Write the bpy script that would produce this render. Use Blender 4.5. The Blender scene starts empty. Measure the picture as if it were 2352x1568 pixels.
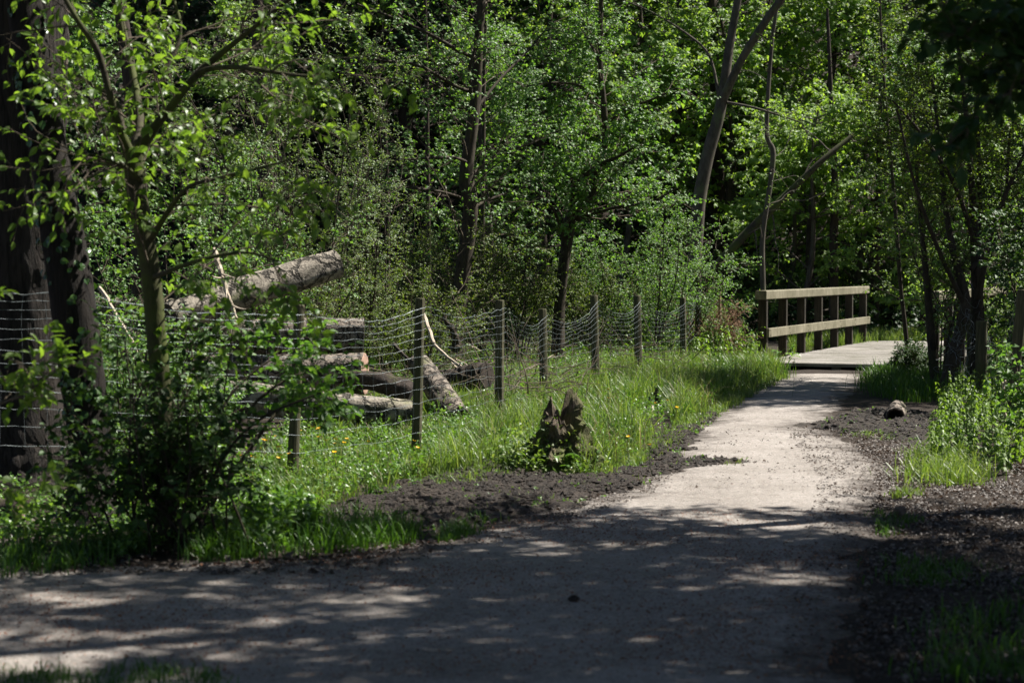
import bpy, math
import numpy as np
from mathutils import Vector

# ---------------------------------------------------------------- camera, sky, sun, exposure
scene = bpy.context.scene
F_PX, EYE, HORIZ = 4500.0, 1.6, 616.0           # focal length in photo pixels, eye height, horizon row
PITCH = math.atan((784.0 - HORIZ) / F_PX)
cam_d = bpy.data.cameras.new("camera")
cam_d.sensor_width = 36.0
cam_d.lens = 36.0 * F_PX / 2352.0
cam_d.clip_start, cam_d.clip_end = 0.1, 1000.0
cam_d.dof.use_dof = True
cam_d.dof.focus_distance = 23.0
cam_d.dof.aperture_fstop = 3.6
cam = bpy.data.objects.new("camera", cam_d)
cam.location = (0, 0, EYE)
cam.rotation_euler = (math.pi / 2 - PITCH, 0, 0)
scene.collection.objects.link(cam)
scene.camera = cam

SUN_EL, SUN_AZ = math.radians(54), math.radians(68)     # azimuth clockwise from +Y
SUN = np.array([math.cos(SUN_EL) * math.sin(SUN_AZ), math.cos(SUN_EL) * math.cos(SUN_AZ), math.sin(SUN_EL)])
world = bpy.data.worlds.new("World")
scene.world = world
world.use_nodes = True
wn = world.node_tree
sky = wn.nodes.new("ShaderNodeTexSky")
sky.sky_type = 'NISHITA'
sky.sun_disc = False
sky.sun_elevation = SUN_EL
sky.sun_rotation = SUN_AZ
sky.altitude = 800
sky.air_density = 0.65
sky.dust_density = 0.8
sky.ozone_density = 0.0
wn.links.new(sky.outputs[0], wn.nodes["Background"].inputs[0])
wn.nodes["Background"].inputs[1].default_value = 0.05
sun_d = bpy.data.lights.new("sun", 'SUN')
sun_d.energy = 5.0
sun_d.angle = math.radians(0.55)
sun_d.color = (1.0, 0.955, 0.88)
sun = bpy.data.objects.new("sun", sun_d)
sun.rotation_euler = Vector(-SUN).to_track_quat('-Z', 'Y').to_euler()
sun.location = (20, 20, 40)
scene.collection.objects.link(sun)
scene.view_settings.view_transform = 'Standard'
scene.view_settings.look = 'None'
scene.view_settings.exposure = 1.4
scene.view_settings.gamma = 1.0
scene.cycles.max_bounces = 5
scene.cycles.diffuse_bounces = 2
scene.cycles.glossy_bounces = 2
scene.cycles.transmission_bounces = 3
scene.cycles.sample_clamp_indirect = 4.0

# ---------------------------------------------------------------- pixel -> world helpers
CF = np.array([0, math.cos(PITCH), -math.sin(PITCH)])
CU = np.array([0, math.sin(PITCH), math.cos(PITCH)])
CX = np.array([1.0, 0, 0])
CO = np.array([0, 0, EYE])


def at(px, py, d):
    """world point seen at photo pixel (px, py) at depth d"""
    return CO + d * (CF + CX * (px - 1176) / F_PX + CU * (784 - py) / F_PX)


def gp(px, py):
    """world point of flat ground (z=0) seen at photo pixel"""
    r = CF + CX * (px - 1176) / F_PX + CU * (784 - py) / F_PX
    return CO + r * (-EYE / r[2])


def wnoise(x, y, sc, seed=0.0):
    x = np.asarray(x, float) / sc
    y = np.asarray(y, float) / sc
    s = seed * 1.37
    return (np.sin(x * 1.7 + 1.3 * np.sin(y * 1.1 + s) + s) + np.sin(y * 2.1 + 1.7 * np.sin(x * 0.9 - s) + 2 * s)
            + np.sin((x + y) * 1.3 + np.sin(x * 2.3 - y * 1.9 + s)) + np.sin((x - y) * 2.9 + s * 3) * .5) / 3.5


def inpoly(x, y, poly):
    poly = np.asarray(poly)[:, :2]
    inside = np.zeros(x.shape, bool)
    n = len(poly)
    for i in range(n):
        x0, y0 = poly[i]
        x1, y1 = poly[(i + 1) % n]
        c = ((y0 > y) != (y1 > y)) & (x < (x1 - x0) * (y - y0) / (y1 - y0 + 1e-12) + x0)
        inside ^= c
    return inside


def polydist(x, y, poly):
    """signed distance, positive inside"""
    poly = np.asarray(poly)[:, :2]
    d = np.full(x.shape, 1e9)
    n = len(poly)
    for i in range(n):
        a = poly[i]
        b = poly[(i + 1) % n]
        e = b - a
        t = np.clip(((x - a[0]) * e[0] + (y - a[1]) * e[1]) / (e @ e + 1e-12), 0, 1)
        d = np.minimum(d, np.hypot(x - a[0] - t * e[0], y - a[1] - t * e[1]))
    return np.where(inpoly(x, y, poly), d, -d)


# bridge frame
B0 = np.array([4.1, 32.0, 0.0])
BU = np.array([3.1, 8.0, 0.0]); BU /= np.linalg.norm(BU)
BN = np.array([BU[1], -BU[0], 0.0])

PATH_L = [gp(*p) for p in [(760, 1285), (1000, 1238), (1240, 1172), (1440, 1100), (1530, 1020), (1590, 965), (1690, 905), (1790, 858)]]
PATH_R = [gp(*p) for p in [(2020, 858), (1975, 905), (1930, 945), (1890, 985), (1990, 1020), (2075, 1080), (2060, 1150), (2040, 1230), (2010, 1330), (1985, 1450), (1970, 1568)]]
PATH = [np.array([-14, 9.7, 0]), np.array([-5, 10.3, 0]), np.array([-3, 10.55, 0])] + PATH_L + PATH_R + [np.array([1.2, 4, 0]), np.array([.8, -6, 0]), np.array([-14, -6, 0])]
PATH = np.array([[p[0], p[1]] for p in PATH])


def sstep(a, b, x):
    t = np.clip((x - a) / (b - a), 0, 1)
    return t * t * (3 - 2 * t)


def height(x, y):
    x = np.asarray(x, float)
    y = np.asarray(y, float)
    z = 0.035 * wnoise(x, y, 1.6, 1) + 0.018 * wnoise(x, y, .5, 2) + .007 * wnoise(x, y, .17, 5)
    near = np.clip(polydist(x, y, PATH) * -0.8, 0.12, 1)
    z = z * near
    # stream gully under the bridge
    a = (x - B0[0]) * BU[0] + (y - B0[1]) * BU[1]
    l = (x - B0[0]) * BN[0] + (y - B0[1]) * BN[1]
    z = z - 0.9 * sstep(.4, 2.2, a) * (1 - sstep(5.5, 7.6, a)) * (.25 + .75 * sstep(9, 2, np.abs(l)))
    # wooded slope behind
    b = y - 47 + 0.10 * x + 1.5 * wnoise(x, y, 9, 3)
    hill = np.where(b > 0, 0.62 * (np.sqrt(b * b + 9) - 3), 0)
    z = z + np.minimum(hill, 60 + .1 * b)
    # far left rises a little behind the logs, right bank rises
    z = z + .28 * np.clip(x - 7.2, 0, 30) * sstep(5, 12, y) * sstep(44, 30, y)
    return z


# ---------------------------------------------------------------- mesh helpers
def make_mesh(name, V, Q=None, T=None, smooth=False, uv=None):
    V = np.asarray(V, np.float32).reshape(-1, 3)
    me = bpy.data.meshes.new(name)
    q = np.zeros((0, 4), np.int32) if Q is None else np.asarray(Q, np.int32).reshape(-1, 4)
    t = np.zeros((0, 3), np.int32) if T is None else np.asarray(T, np.int32).reshape(-1, 3)
    me.vertices.add(len(V))
    me.vertices.foreach_set("co", V.ravel())
    loops = np.concatenate([q.ravel(), t.ravel()])
    me.loops.add(len(loops))
    me.loops.foreach_set("vertex_index", loops)
    n = len(q) + len(t)
    me.polygons.add(n)
    starts = np.concatenate([np.arange(len(q)) * 4, len(q) * 4 + np.arange(len(t)) * 3]).astype(np.int32)
    me.polygons.foreach_set("loop_start", starts)
    me.polygons.foreach_set("use_smooth", np.full(n, smooth, bool))
    me.update(calc_edges=True)
    me.validate()
    return me


class Geo:
    def __init__(self):
        self.V, self.Q, self.T, self.n = [], [], [], 0

    def add(self, V, Q=None, T=None):
        V = np.asarray(V, float).reshape(-1, 3)
        if Q is not None and len(Q):
            self.Q.append(np.asarray(Q).reshape(-1, 4) + self.n)
        if T is not None and len(T):
            self.T.append(np.asarray(T).reshape(-1, 3) + self.n)
        self.V.append(V)
        self.n += len(V)
        return self

    def mesh(self, name, off=(0, 0, 0), smooth=False):
        V = np.concatenate(self.V) - np.asarray(off, float)
        return make_mesh(name, V, np.concatenate(self.Q) if self.Q else None, np.concatenate(self.T) if self.T else None, smooth)


COL = scene.collection


def tag(o, label=None, cat=None, group=None, kind=None):
    if label: o['label'] = label
    if cat: o['category'] = cat
    if group: o['group'] = group
    if kind: o['kind'] = kind
    return o


def thing(name, label, cat, loc, group=None):
    o = bpy.data.objects.new(name, None)
    o.empty_display_size = .2
    o.location = tuple(float(v) for v in loc)
    COL.objects.link(o)
    return tag(o, label, cat, group)


def part(name, me, mat, parent=None, label=None):
    o = bpy.data.objects.new(name, me)
    me.materials.clear()
    me.materials.append(mat)
    if parent is not None:
        o.parent = parent
    if label:
        o['label'] = label
    COL.objects.link(o)
    return o


def single(name, geo, mat, label, cat, loc=(0, 0, 0), group=None, smooth=False):
    o = part(name, geo.mesh(name, loc, smooth), mat)
    o.location = tuple(float(v) for v in loc)
    return tag(o, label, cat, group)


def copy_tree(o, parent=None):
    c = o.copy()
    COL.objects.link(c)
    c.parent = parent
    for ch in [k for k in COL.objects if k.parent == o]:
        copy_tree(ch, c)
    return c


def unit(a):
    return a / (np.linalg.norm(a, axis=-1, keepdims=True) + 1e-9)


def spline(pts, k):
    """Catmull-Rom resample of rows (any width)"""
    P = np.asarray(pts, float)
    if len(P) == 2:
        t = np.linspace(0, 1, k)[:, None]
        return P[0] * (1 - t) + P[1] * t
    Pp = np.vstack([2 * P[0] - P[1], P, 2 * P[-1] - P[-2]])
    seg = np.linspace(0, len(P) - 1, k)
    i = np.minimum(seg.astype(int), len(P) - 2)
    t = (seg - i)[:, None]
    p0, p1, p2, p3 = Pp[i], Pp[i + 1], Pp[i + 2], Pp[i + 3]
    return .5 * (2 * p1 + (p2 - p0) * t + (2 * p0 - 5 * p1 + 4 * p2 - p3) * t ** 2 + (3 * p1 - p0 - 3 * p2 + p3) * t ** 3)


def tubes(P, R, sides, cap=False, wob=None):
    """P[n,k,3], R[n,k] -> V, Q (batch of tubes)"""
    P = np.asarray(P, float)
    if P.ndim == 2:
        P = P[None]
        R = np.asarray(R, float)[None]
    n, k, _ = P.shape
    tan = np.gradient(P, axis=1)
    tan = unit(tan)
    d = unit(P[:, -1] - P[:, 0])
    ref = np.where(np.abs(d[:, 2:3]) > .8, np.array([[1.0, 0.13, 0]]), np.array([[0.05, 0.1, 1.0]]))
    s = unit(np.cross(tan, ref[:, None, :]))
    u = np.cross(s, tan)
    a = np.arange(sides) * 2 * math.pi / sides
    ring = (np.cos(a)[None, None, :, None] * s[:, :, None, :] + np.sin(a)[None, None, :, None] * u[:, :, None, :])
    RR = R[:, :, None, None]
    if wob is not None:
        RR = RR * wob
    V = P[:, :, None, :] + ring * RR
    idx = np.arange(n * k * sides).reshape(n, k, sides)
    q = np.stack([idx[:, :-1, :], np.roll(idx, -1, 2)[:, :-1, :], np.roll(idx, -1, 2)[:, 1:, :], idx[:, 1:, :]], -1).reshape(-1, 4)
    V = V.reshape(-1, 3)
    if not cap:
        return V, q, None
    T = []
    base = len(V)
    cv = np.concatenate([P[:, 0], P[:, -1]])
    for i in range(n):
        for (row, ci, flip) in ((0, base + i, 1), (k - 1, base + n + i, 0)):
            r = idx[i, row]
            for j in range(sides):
                a_, b_ = r[j], r[(j + 1) % sides]
                T.append((ci, b_, a_) if flip else (ci, a_, b_))
    return np.vstack([V, cv]), q, np.array(T)


def shoots(O, D, L, k, rng, trop=(0, 0, 0), noise=.2):
    """curved polylines from origins O along D"""
    n = len(O)
    P = np.zeros((n, k, 3))
    P[:, 0] = O
    d = unit(np.array(D, float))
    step = (np.asarray(L) / (k - 1))[:, None]
    for i in range(1, k):
        d = unit(d + np.asarray(trop) / (k - 1) + rng.normal(0, noise / math.sqrt(k - 1), (n, 3)))
        P[:, i] = P[:, i - 1] + d * step
    return P


def sample_on(P, rng, m, t0=.2, t1=1.0):
    """m points along each polyline: positions, tangents, parameter"""
    n, k, _ = P.shape
    t = (t0 + (t1 - t0) * (np.arange(m)[None, :] + rng.random((n, m))) / m)
    f = t * (k - 1)
    i = np.clip(f.astype(int), 0, k - 2)
    w = (f - i)[..., None]
    ar = np.arange(n)[:, None]
    A, B = P[ar, i], P[ar, i + 1]
    return A * (1 - w) + B * w, unit(B - A), t


def leaf_geo(P, D, N, L, W, fold=.22, droop=.18, belly=.45):
    D = unit(D)
    S = unit(np.cross(D, N))
    N = np.cross(S, D)
    L = np.asarray(L)[:, None]
    W = np.asarray(W)[:, None]
    b = P
    l = P + belly * L * D + .5 * W * S + fold * W * N
    r = P + belly * L * D - .5 * W * S + fold * W * N
    t = P + L * D - droop * L * N
    m = P + .5 * L * D + .05 * L * N
    V = np.stack([b, r, t, m, l], 1).reshape(-1, 3)
    i = np.arange(len(P))[:, None] * 5
    Q = np.concatenate([i + np.array([[0, 1, 2, 3]]), i + np.array([[0, 3, 2, 4]])], 0)
    return V, Q


def big_leaf_geo(P, D, N, L, W, droop=.25):
    """rounder leaf with a pointed tip for plants near the camera"""
    D = unit(D)
    S = unit(np.cross(D, N))
    N = np.cross(S, D)
    L = np.asarray(L)[:, None]
    W = np.asarray(W)[:, None]
    rows = [P]
    for a, w, z in ((.22, .40, .03), (.5, .5, .02), (.78, .27, -.35 * droop)):
        c = P + a * L * D + z * L * N
        rows += [c - w * W * S + .10 * W * N, c - .02 * W * N, c + w * W * S + .10 * W * N]
    rows.append(P + L * D - droop * L * N)
    V = np.stack(rows, 1).reshape(-1, 3)
    i = np.arange(len(P))[:, None] * 11
    q = np.array([[1, 4, 5, 2], [2, 5, 6, 3], [4, 7, 8, 5], [5, 8, 9, 6]])
    t = np.array([[0, 1, 2], [0, 2, 3], [7, 10, 8], [8, 10, 9]])
    return V, np.concatenate([i + q[j] for j in range(4)]), np.concatenate([i + t[j] for j in range(4)])


def leaves_on(P, rng, per, leafL, leafW, up=1.0, tilt=.6, t0=.15, big=False, hang=.15, droop=.18, nb=None):
    """leaves alternate along each twig polyline"""
    pos, tan, t = sample_on(P, rng, per, t0, 1.0)
    n, m, _ = pos.shape
    sgn = np.where((np.arange(m) % 2)[None, :, None] == 0, 1.0, -1.0)
    side = unit(np.cross(tan, np.array([0, 0, 1.0])) + rng.normal(0, .25, pos.shape)) * sgn
    D = unit(tan * .55 + side * .8 + rng.normal(0, .3, pos.shape) - np.array([0, 0, hang]))
    N = unit((np.array([0, 0, up]) if nb is None else np.array(nb)) + rng.normal(0, tilt, pos.shape))
    sz = rng.uniform(.65, 1.15, (n, m)).ravel()
    f = big_leaf_geo if big else leaf_geo
    return f(pos.reshape(-1, 3), D.reshape(-1, 3), N.reshape(-1, 3), leafL * sz, leafW * sz * rng.uniform(.85, 1.15, n * m), droop=droop)


def perp_dirs(tan, rng, fwd=.5, side=.9, flat=0.0, up=0.0):
    r = rng.normal(0, 1, tan.shape)
    if flat:
        r[..., 2] *= (1 - flat)
    r = r - tan * np.sum(r * tan, -1, keepdims=True)
    return unit(tan * fwd + unit(r) * side + np.array([0, 0, up]))


def crown(P0, rng, n1, len1, t0=.3, t1=1.0, fwd1=.5, flat1=0., up1=.1, trop1=(0, 0, .2), taper=.5,
          n2=10, len2=.35, flat2=0., up2=.05, trop2=(0, 0, 0), per=8, leafL=.06, leafW=.035, tilt=.6, up=1.0, hang=.15,
          r1=.012, r2=.004, k1=7, k2=4, noise=.25, big=False, keep=None, t2=.2, nb=None, tiers=0):
    """branches (level 1), twigs (level 2) and leaves growing from polylines P0[n,k,3]; returns wood Geo and leaf Geo"""
    wood, leaf = Geo(), Geo()
    if tiers:
        tt = (rng.integers(0, tiers, n1) + .5 + rng.normal(0, .10, n1)) / tiers
        tt = np.clip(t0 + (t1 - t0) * tt, 0, .999)
        f = tt * (P0.shape[1] - 1)
        i = f.astype(int)
        w = (f - i)[None, :, None]
        O = P0[:, i] * (1 - w) + P0[:, i + 1] * w
        tan = unit(P0[:, i + 1] - P0[:, i])
        t = np.repeat(tt[None], len(P0), 0)
    else:
        O, tan, t = sample_on(P0, rng, n1, t0, t1)
    O, tan, t = O.reshape(-1, 3), tan.reshape(-1, 3), t.ravel()
    D = perp_dirs(tan, rng, fwd1, .9, flat1, up1)
    L = len1 * rng.uniform(.6, 1.15, len(O)) * (1 - taper * (t - t0) / max(t1 - t0, .01))
    B = shoots(O, D, L, k1, rng, trop1, noise)
    if keep is not None:
        ok = keep(B)
        B, L = B[ok], L[ok]
    rr = np.linspace(1, .35, k1)[None] * (r1 * (L / len1) ** .7)[:, None]
    wood.add(*tubes(B, rr, 5))
    O2, tan2, t2_ = sample_on(B, rng, n2, t2, 1.0)
    Lb = np.repeat(L[:, None], n2, 1).ravel()
    O2, tan2 = O2.reshape(-1, 3), tan2.reshape(-1, 3)
    D2 = perp_dirs(tan2, rng, .65, .75, flat2, up2)
    L2 = len2 * rng.uniform(.5, 1.2, len(O2)) * (1.1 - .4 * t2_.ravel())
    Tw = shoots(O2, D2, L2, k2, rng, trop2, .25)
    wood.add(*tubes(Tw, np.linspace(1, .4, k2)[None] * np.full((len(Tw), 1), r2), 3))
    leaf.add(*leaves_on(Tw, rng, per, leafL, leafW, up, tilt, big=big, hang=hang, nb=nb))
    return wood, leaf


# ---------------------------------------------------------------- materials
def nodes_of(name):
    m = bpy.data.materials.new(name)
    m.use_nodes = True
    nt = m.node_tree
    return m, nt, nt.nodes["Principled BSDF"]


def ramp(nt, stops):
    r = nt.nodes.new("ShaderNodeValToRGB")
    e = r.color_ramp.elements
    while len(e) < len(stops):
        e.new(.5)
    for i, (p, c) in enumerate(stops):
        e[i].position = p
        e[i].color = (*c, 1)
    return r


def noise_node(nt, scale, detail=4, rough=.6, vec=None, dist=0):
    n = nt.nodes.new("ShaderNodeTexNoise")
    n.inputs["Scale"].default_value = scale
    n.inputs["Detail"].default_value = detail
    n.inputs["Roughness"].default_value = rough
    n.inputs["Distortion"].default_value = dist
    if vec is not None:
        nt.links.new(vec, n.inputs["Vector"])
    return n


def mix(nt, a, b, fac, mode='MIX'):
    m = nt.nodes.new("ShaderNodeMix")
    m.data_type = 'RGBA'
    m.blend_type = mode
    for s, v in ((6, a), (7, b), (0, fac)):
        if isinstance(v, (tuple, list)):
            m.inputs[s].default_value = (*v, 1)
        elif isinstance(v, (int, float)):
            m.inputs[s].default_value = v
        else:
            nt.links.new(v, m.inputs[s])
    return m.outputs[2]


def bump(nt, p, h, strength, dist):
    b = nt.nodes.new("ShaderNodeBump")
    b.inputs["Strength"].default_value = strength
    b.inputs["Distance"].default_value = dist
    nt.links.new(h, b.inputs["Height"])
    nt.links.new(b.outputs[0], p.inputs["Normal"])
    return b


def m_leaf(name, c0, c1, c2, tr=.42, rough=.42, spec=.5, yellow=(1.55, 1.6, .6)):
    """leaf: each leaf its own shade of green, light passes through"""
    m, nt, p = nodes_of(name)
    g = nt.nodes.new("ShaderNodeNewGeometry")
    r = ramp(nt, [(0, c0), (.55, c1), (1, c2)])
    nt.links.new(g.outputs["Random Per Island"], r.inputs[0])
    nt.links.new(r.outputs[0], p.inputs["Base Color"])
    p.inputs["Roughness"].default_value = rough
    p.inputs["Specular IOR Level"].default_value = spec
    t = nt.nodes.new("ShaderNodeBsdfTranslucent")
    nt.links.new(mix(nt, r.outputs[0], yellow, 1.0, 'MULTIPLY'), t.inputs[0])
    ms = nt.nodes.new("ShaderNodeMixShader")
    ms.inputs[0].default_value = tr
    nt.links.new(p.outputs[0], ms.inputs[1])
    nt.links.new(t.outputs[0], ms.inputs[2])
    nt.links.new(ms.outputs[0], nt.nodes["Material Output"].inputs[0])
    return m


def m_bark(name, dark, light, vs=6.0, stretch=.12, bs=.8, bd=.02, moss=None, moss_amt=.5, axis=2, rough=.9, crack=0):
    """furrowed bark, fibres along the local axis"""
    m, nt, p = nodes_of(name)
    tc = nt.nodes.new("ShaderNodeTexCoord")
    mp = nt.nodes.new("ShaderNodeMapping")
    sc = [1.0, 1.0, 1.0]
    sc[axis] = stretch
    mp.inputs["Scale"].default_value = sc
    nt.links.new(tc.outputs["Object"], mp.inputs[0])
    v = noise_node(nt, vs * 3, 6, .7, mp.outputs[0], .6)
    v2 = noise_node(nt, vs * 9, 4, .7, mp.outputs[0], .2)
    h = mix(nt, v.outputs[0], v2.outputs[0], .35)
    r = ramp(nt, [(.36, dark), (.56, light), (.72, tuple(min(1, c * 1.25) for c in light))])
    nt.links.new(h, r.inputs[0])
    col = r.outputs[0]
    if moss:
        n = noise_node(nt, 3.0, 5, .65, tc.outputs["Object"])
        rm = ramp(nt, [(1 - moss_amt - .1, (0, 0, 0)), (1 - moss_amt + .12, (1, 1, 1))])
        nt.links.new(n.outputs[0], rm.inputs[0])
        col = mix(nt, col, moss, rm.outputs[0])
    if crack:
        vo = nt.nodes.new("ShaderNodeTexVoronoi")
        vo.feature = 'DISTANCE_TO_EDGE'
        vo.inputs["Scale"].default_value = crack
        dn = noise_node(nt, 5, 4, .7, tc.outputs["Object"])
        nt.links.new(mix(nt, tc.outputs["Object"], dn.outputs["Color"], .22), vo.inputs["Vector"])
        rc = ramp(nt, [(0.0, (0, 0, 0)), (.045, (.25, .25, .25)), (.11, (1, 1, 1))])
        nt.links.new(vo.outputs["Distance"], rc.inputs[0])
        col = mix(nt, col, rc.outputs[0], .85, 'MULTIPLY')
        h = mix(nt, h, rc.outputs[0], .5)
    nt.links.new(col, p.inputs["Base Color"])
    p.inputs["Roughness"].default_value = rough
    p.inputs["Specular IOR Level"].default_value = .25
    bump(nt, p, h, bs, bd)
    return m


def m_plain(name, c, rough=.7, metal=0., var=.3, scale=20., bs=.2):
    m, nt, p = nodes_of(name)
    tc = nt.nodes.new("ShaderNodeTexCoord")
    n = noise_node(nt, scale, 5, .65, tc.outputs["Object"])
    r = ramp(nt, [(.3, tuple(v * (1 - var) for v in c)), (.7, tuple(min(1, v * (1 + var)) for v in c))])
    nt.links.new(n.outputs[0], r.inputs[0])
    nt.links.new(r.outputs[0], p.inputs["Base Color"])
    p.inputs["Roughness"].default_value = rough
    p.inputs["Metallic"].default_value = metal
    p.inputs["Specular IOR Level"].default_value = .3
    if bs:
        bump(nt, p, n.outputs[0], bs, .01)
    return m


def m_ground(name, stops, scale, fine, bs, bd, rough=.9):
    m, nt, p = nodes_of(name)
    tc = nt.nodes.new("ShaderNodeTexCoord")
    a = noise_node(nt, scale, 6, .65, tc.outputs["Object"])
    b = noise_node(nt, fine, 5, .75, tc.outputs["Object"])
    h = mix(nt, a.outputs[0], b.outputs[0], .55)
    r = ramp(nt, stops)
    nt.links.new(h, r.inputs[0])
    nt.links.new(r.outputs[0], p.inputs["Base Color"])
    p.inputs["Roughness"].default_value = rough
    p.inputs["Specular IOR Level"].default_value = .2
    bump(nt, p, b.outputs[0], bs, bd)
    return m


LF_NEAR = m_leaf("near hazel leaves", (.075, .135, .026), (.105, .18, .032), (.155, .24, .045), tr=.55, rough=.4)
LF_MID = m_leaf("fresh round leaves", (.058, .130, .030), (.092, .185, .042), (.145, .25, .062), tr=.47, rough=.48, spec=.42)
LF_SMALL = m_leaf("small willow leaves", (.07, .12, .035), (.11, .17, .055), (.17, .23, .085), tr=.42, rough=.5, spec=.4)
LF_BUSH = m_leaf("hawthorn leaves", (.05, .09, .012), (.085, .135, .018), (.15, .19, .028), tr=.44, rough=.5, spec=.35)
LF_HILL = m_leaf("beech leaves on slope", (.10, .18, .036), (.15, .245, .052), (.21, .305, .072), tr=.54, rough=.5, spec=.4, yellow=(1.75, 1.75, .6))
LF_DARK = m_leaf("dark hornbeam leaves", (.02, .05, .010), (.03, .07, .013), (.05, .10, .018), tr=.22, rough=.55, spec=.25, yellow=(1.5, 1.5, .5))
LF_IVY = m_leaf("ivy leaves", (.015, .045, .009), (.03, .075, .012), (.055, .12, .02), tr=.2, rough=.35)
LF_NETTLE = m_leaf("nettle leaves", (.085, .15, .022), (.125, .21, .03), (.17, .26, .045), tr=.42, rough=.5)
LF_HERB = m_leaf("herb leaves", (.06, .13, .024), (.095, .19, .034), (.15, .25, .055), tr=.4, rough=.4)
GRASS = m_leaf("grass", (.07, .125, .026), (.115, .175, .042), (.205, .255, .095), tr=.40, rough=.48, spec=.45)
LF_SHADE = m_leaf("leaves darkened for shade", (.010, .026, .006), (.016, .040, .008), (.028, .06, .011), tr=.15, rough=.5, spec=.3)  # leaf colour near black, painting in the shaded gaps of the slope
STRAW = m_leaf("straw", (.16, .12, .065), (.26, .21, .12), (.36, .30, .19), tr=.25, rough=.55, yellow=(1.1, 1.0, .7))
GRASS_D = m_leaf("lush and shade-darkened grass", (.03, .08, .01), (.05, .12, .014), (.075, .15, .02), tr=.35, rough=.45)  # darker grass copy: shade painted in under trees, own tone in lush clumps
LITTER = m_leaf("dead leaves", (.028, .021, .016), (.070, .053, .041), (.17, .142, .12), tr=.12, rough=.6, yellow=(1.2, .8, .5))
CHIP = m_leaf("bud scales", (.10, .035, .014), (.17, .06, .024), (.24, .11, .05), tr=.05, rough=.7, yellow=(1, .7, .5))
BARK_T1 = m_bark("ridged grey bark", (.004, .0035, .003), (.018, .014, .011), 8, .10, 1.0, .03, (.018, .026, .007), .3)
BARK_T2 = m_bark("deep furrowed bark", (.004, .0035, .003), (.036, .029, .024), 7, .09, 1.0, .05, (.06, .065, .03), .25)
BARK_MOSS = m_bark("mossy thin bark", (.012, .010, .006), (.05, .042, .026), 9, .3, .6, .01, (.06, .075, .016), .5)
BARK_MID = m_bark("dark alder bark", (.014, .011, .008), (.055, .043, .03), 8, .3, .7, .01, (.045, .05, .015), .35)
BARK_PALE = m_bark("smooth pale bark", (.035, .029, .021), (.09, .077, .058), 3, .35, .25, .006, (.10, .12, .05), .35)
BARK_FAR = m_bark("brown far bark", (.016, .012, .009), (.05, .037, .027), 5, .2, .6, .01)
BARK_TWIG = m_bark("twig bark", (.035, .026, .018), (.12, .095, .068), 20, .5, .2, .003)
LOG_BARK = m_bark("log bark", (.028, .022, .017), (.29, .255, .205), 6, 1.0, 1.0, .03, (.15, .155, .07), .36, crack=6)
LOG_BARK2 = m_bark("grey log bark", (.03, .024, .02), (.22, .185, .15), 7, 1.0, 1.0, .03, (.07, .085, .02), .38, crack=9)
LOG_DARK = m_bark("rotten log bark", (.010, .008, .006), (.05, .038, .03), 8, .8, 1.0, .02, (.06, .07, .015), .3)
CUT = m_plain("sawn end grain", (.30, .19, .14), .8, 0, .35, 14, .3)
CUT_DARK = m_plain("weathered end grain", (.035, .026, .02), .9, 0, .4, 14, .3)
STUMP = m_bark("rotten stump wood", (.014, .010, .007), (.13, .10, .07), 9, .35, 1.0, .03, (.075, .095, .02), .5)
POST = m_bark("green stained fence post", (.026, .026, .014), (.092, .084, .048), 10, .06, .4, .006, (.06, .066, .026), .4)
POST_B = m_bark("brown fence post", (.13, .08, .05), (.30, .2, .13), 10, .06, .4, .006)
WIRE = m_plain("galvanised wire", (.15, .175, .18), .5, .3, .15, 60, 0)
STICK = m_bark("dry pale stick", (.20, .16, .115), (.46, .39, .30), 12, .4, .3, .004)
MUD = m_ground("wet mud", [(.3, (.012, .009, .007)), (.5, (.032, .024, .018)), (.7, (.095, .074, .058))], 9, 60, .9, .03, .5)
SOIL = m_ground("forest soil", [(.32, (.010, .008, .006)), (.48, (.026, .019, .014)), (.6, (.048, .036, .027)), (.75, (.085, .065, .052))], 2.5, 45, .8, .03)
ROCK = m_plain("brown stone", (.13, .095, .075), .85, 0, .4, 30, .5)
GREY_STONE = m_plain("grey pebbles", (.24, .21, .19), .85, 0, .4, 30, .3)
YELLOW = m_plain("buttercup petals", (.85, .50, .01), .35, 0, .1, 10, 0)
STEM = m_plain("green stems", (.06, .12, .02), .5, 0, .3, 10, 0)
DEADBUSH = m_plain("dry brown stems", (.22, .13, .075), .8, 0, .4, 30, 0)


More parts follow.
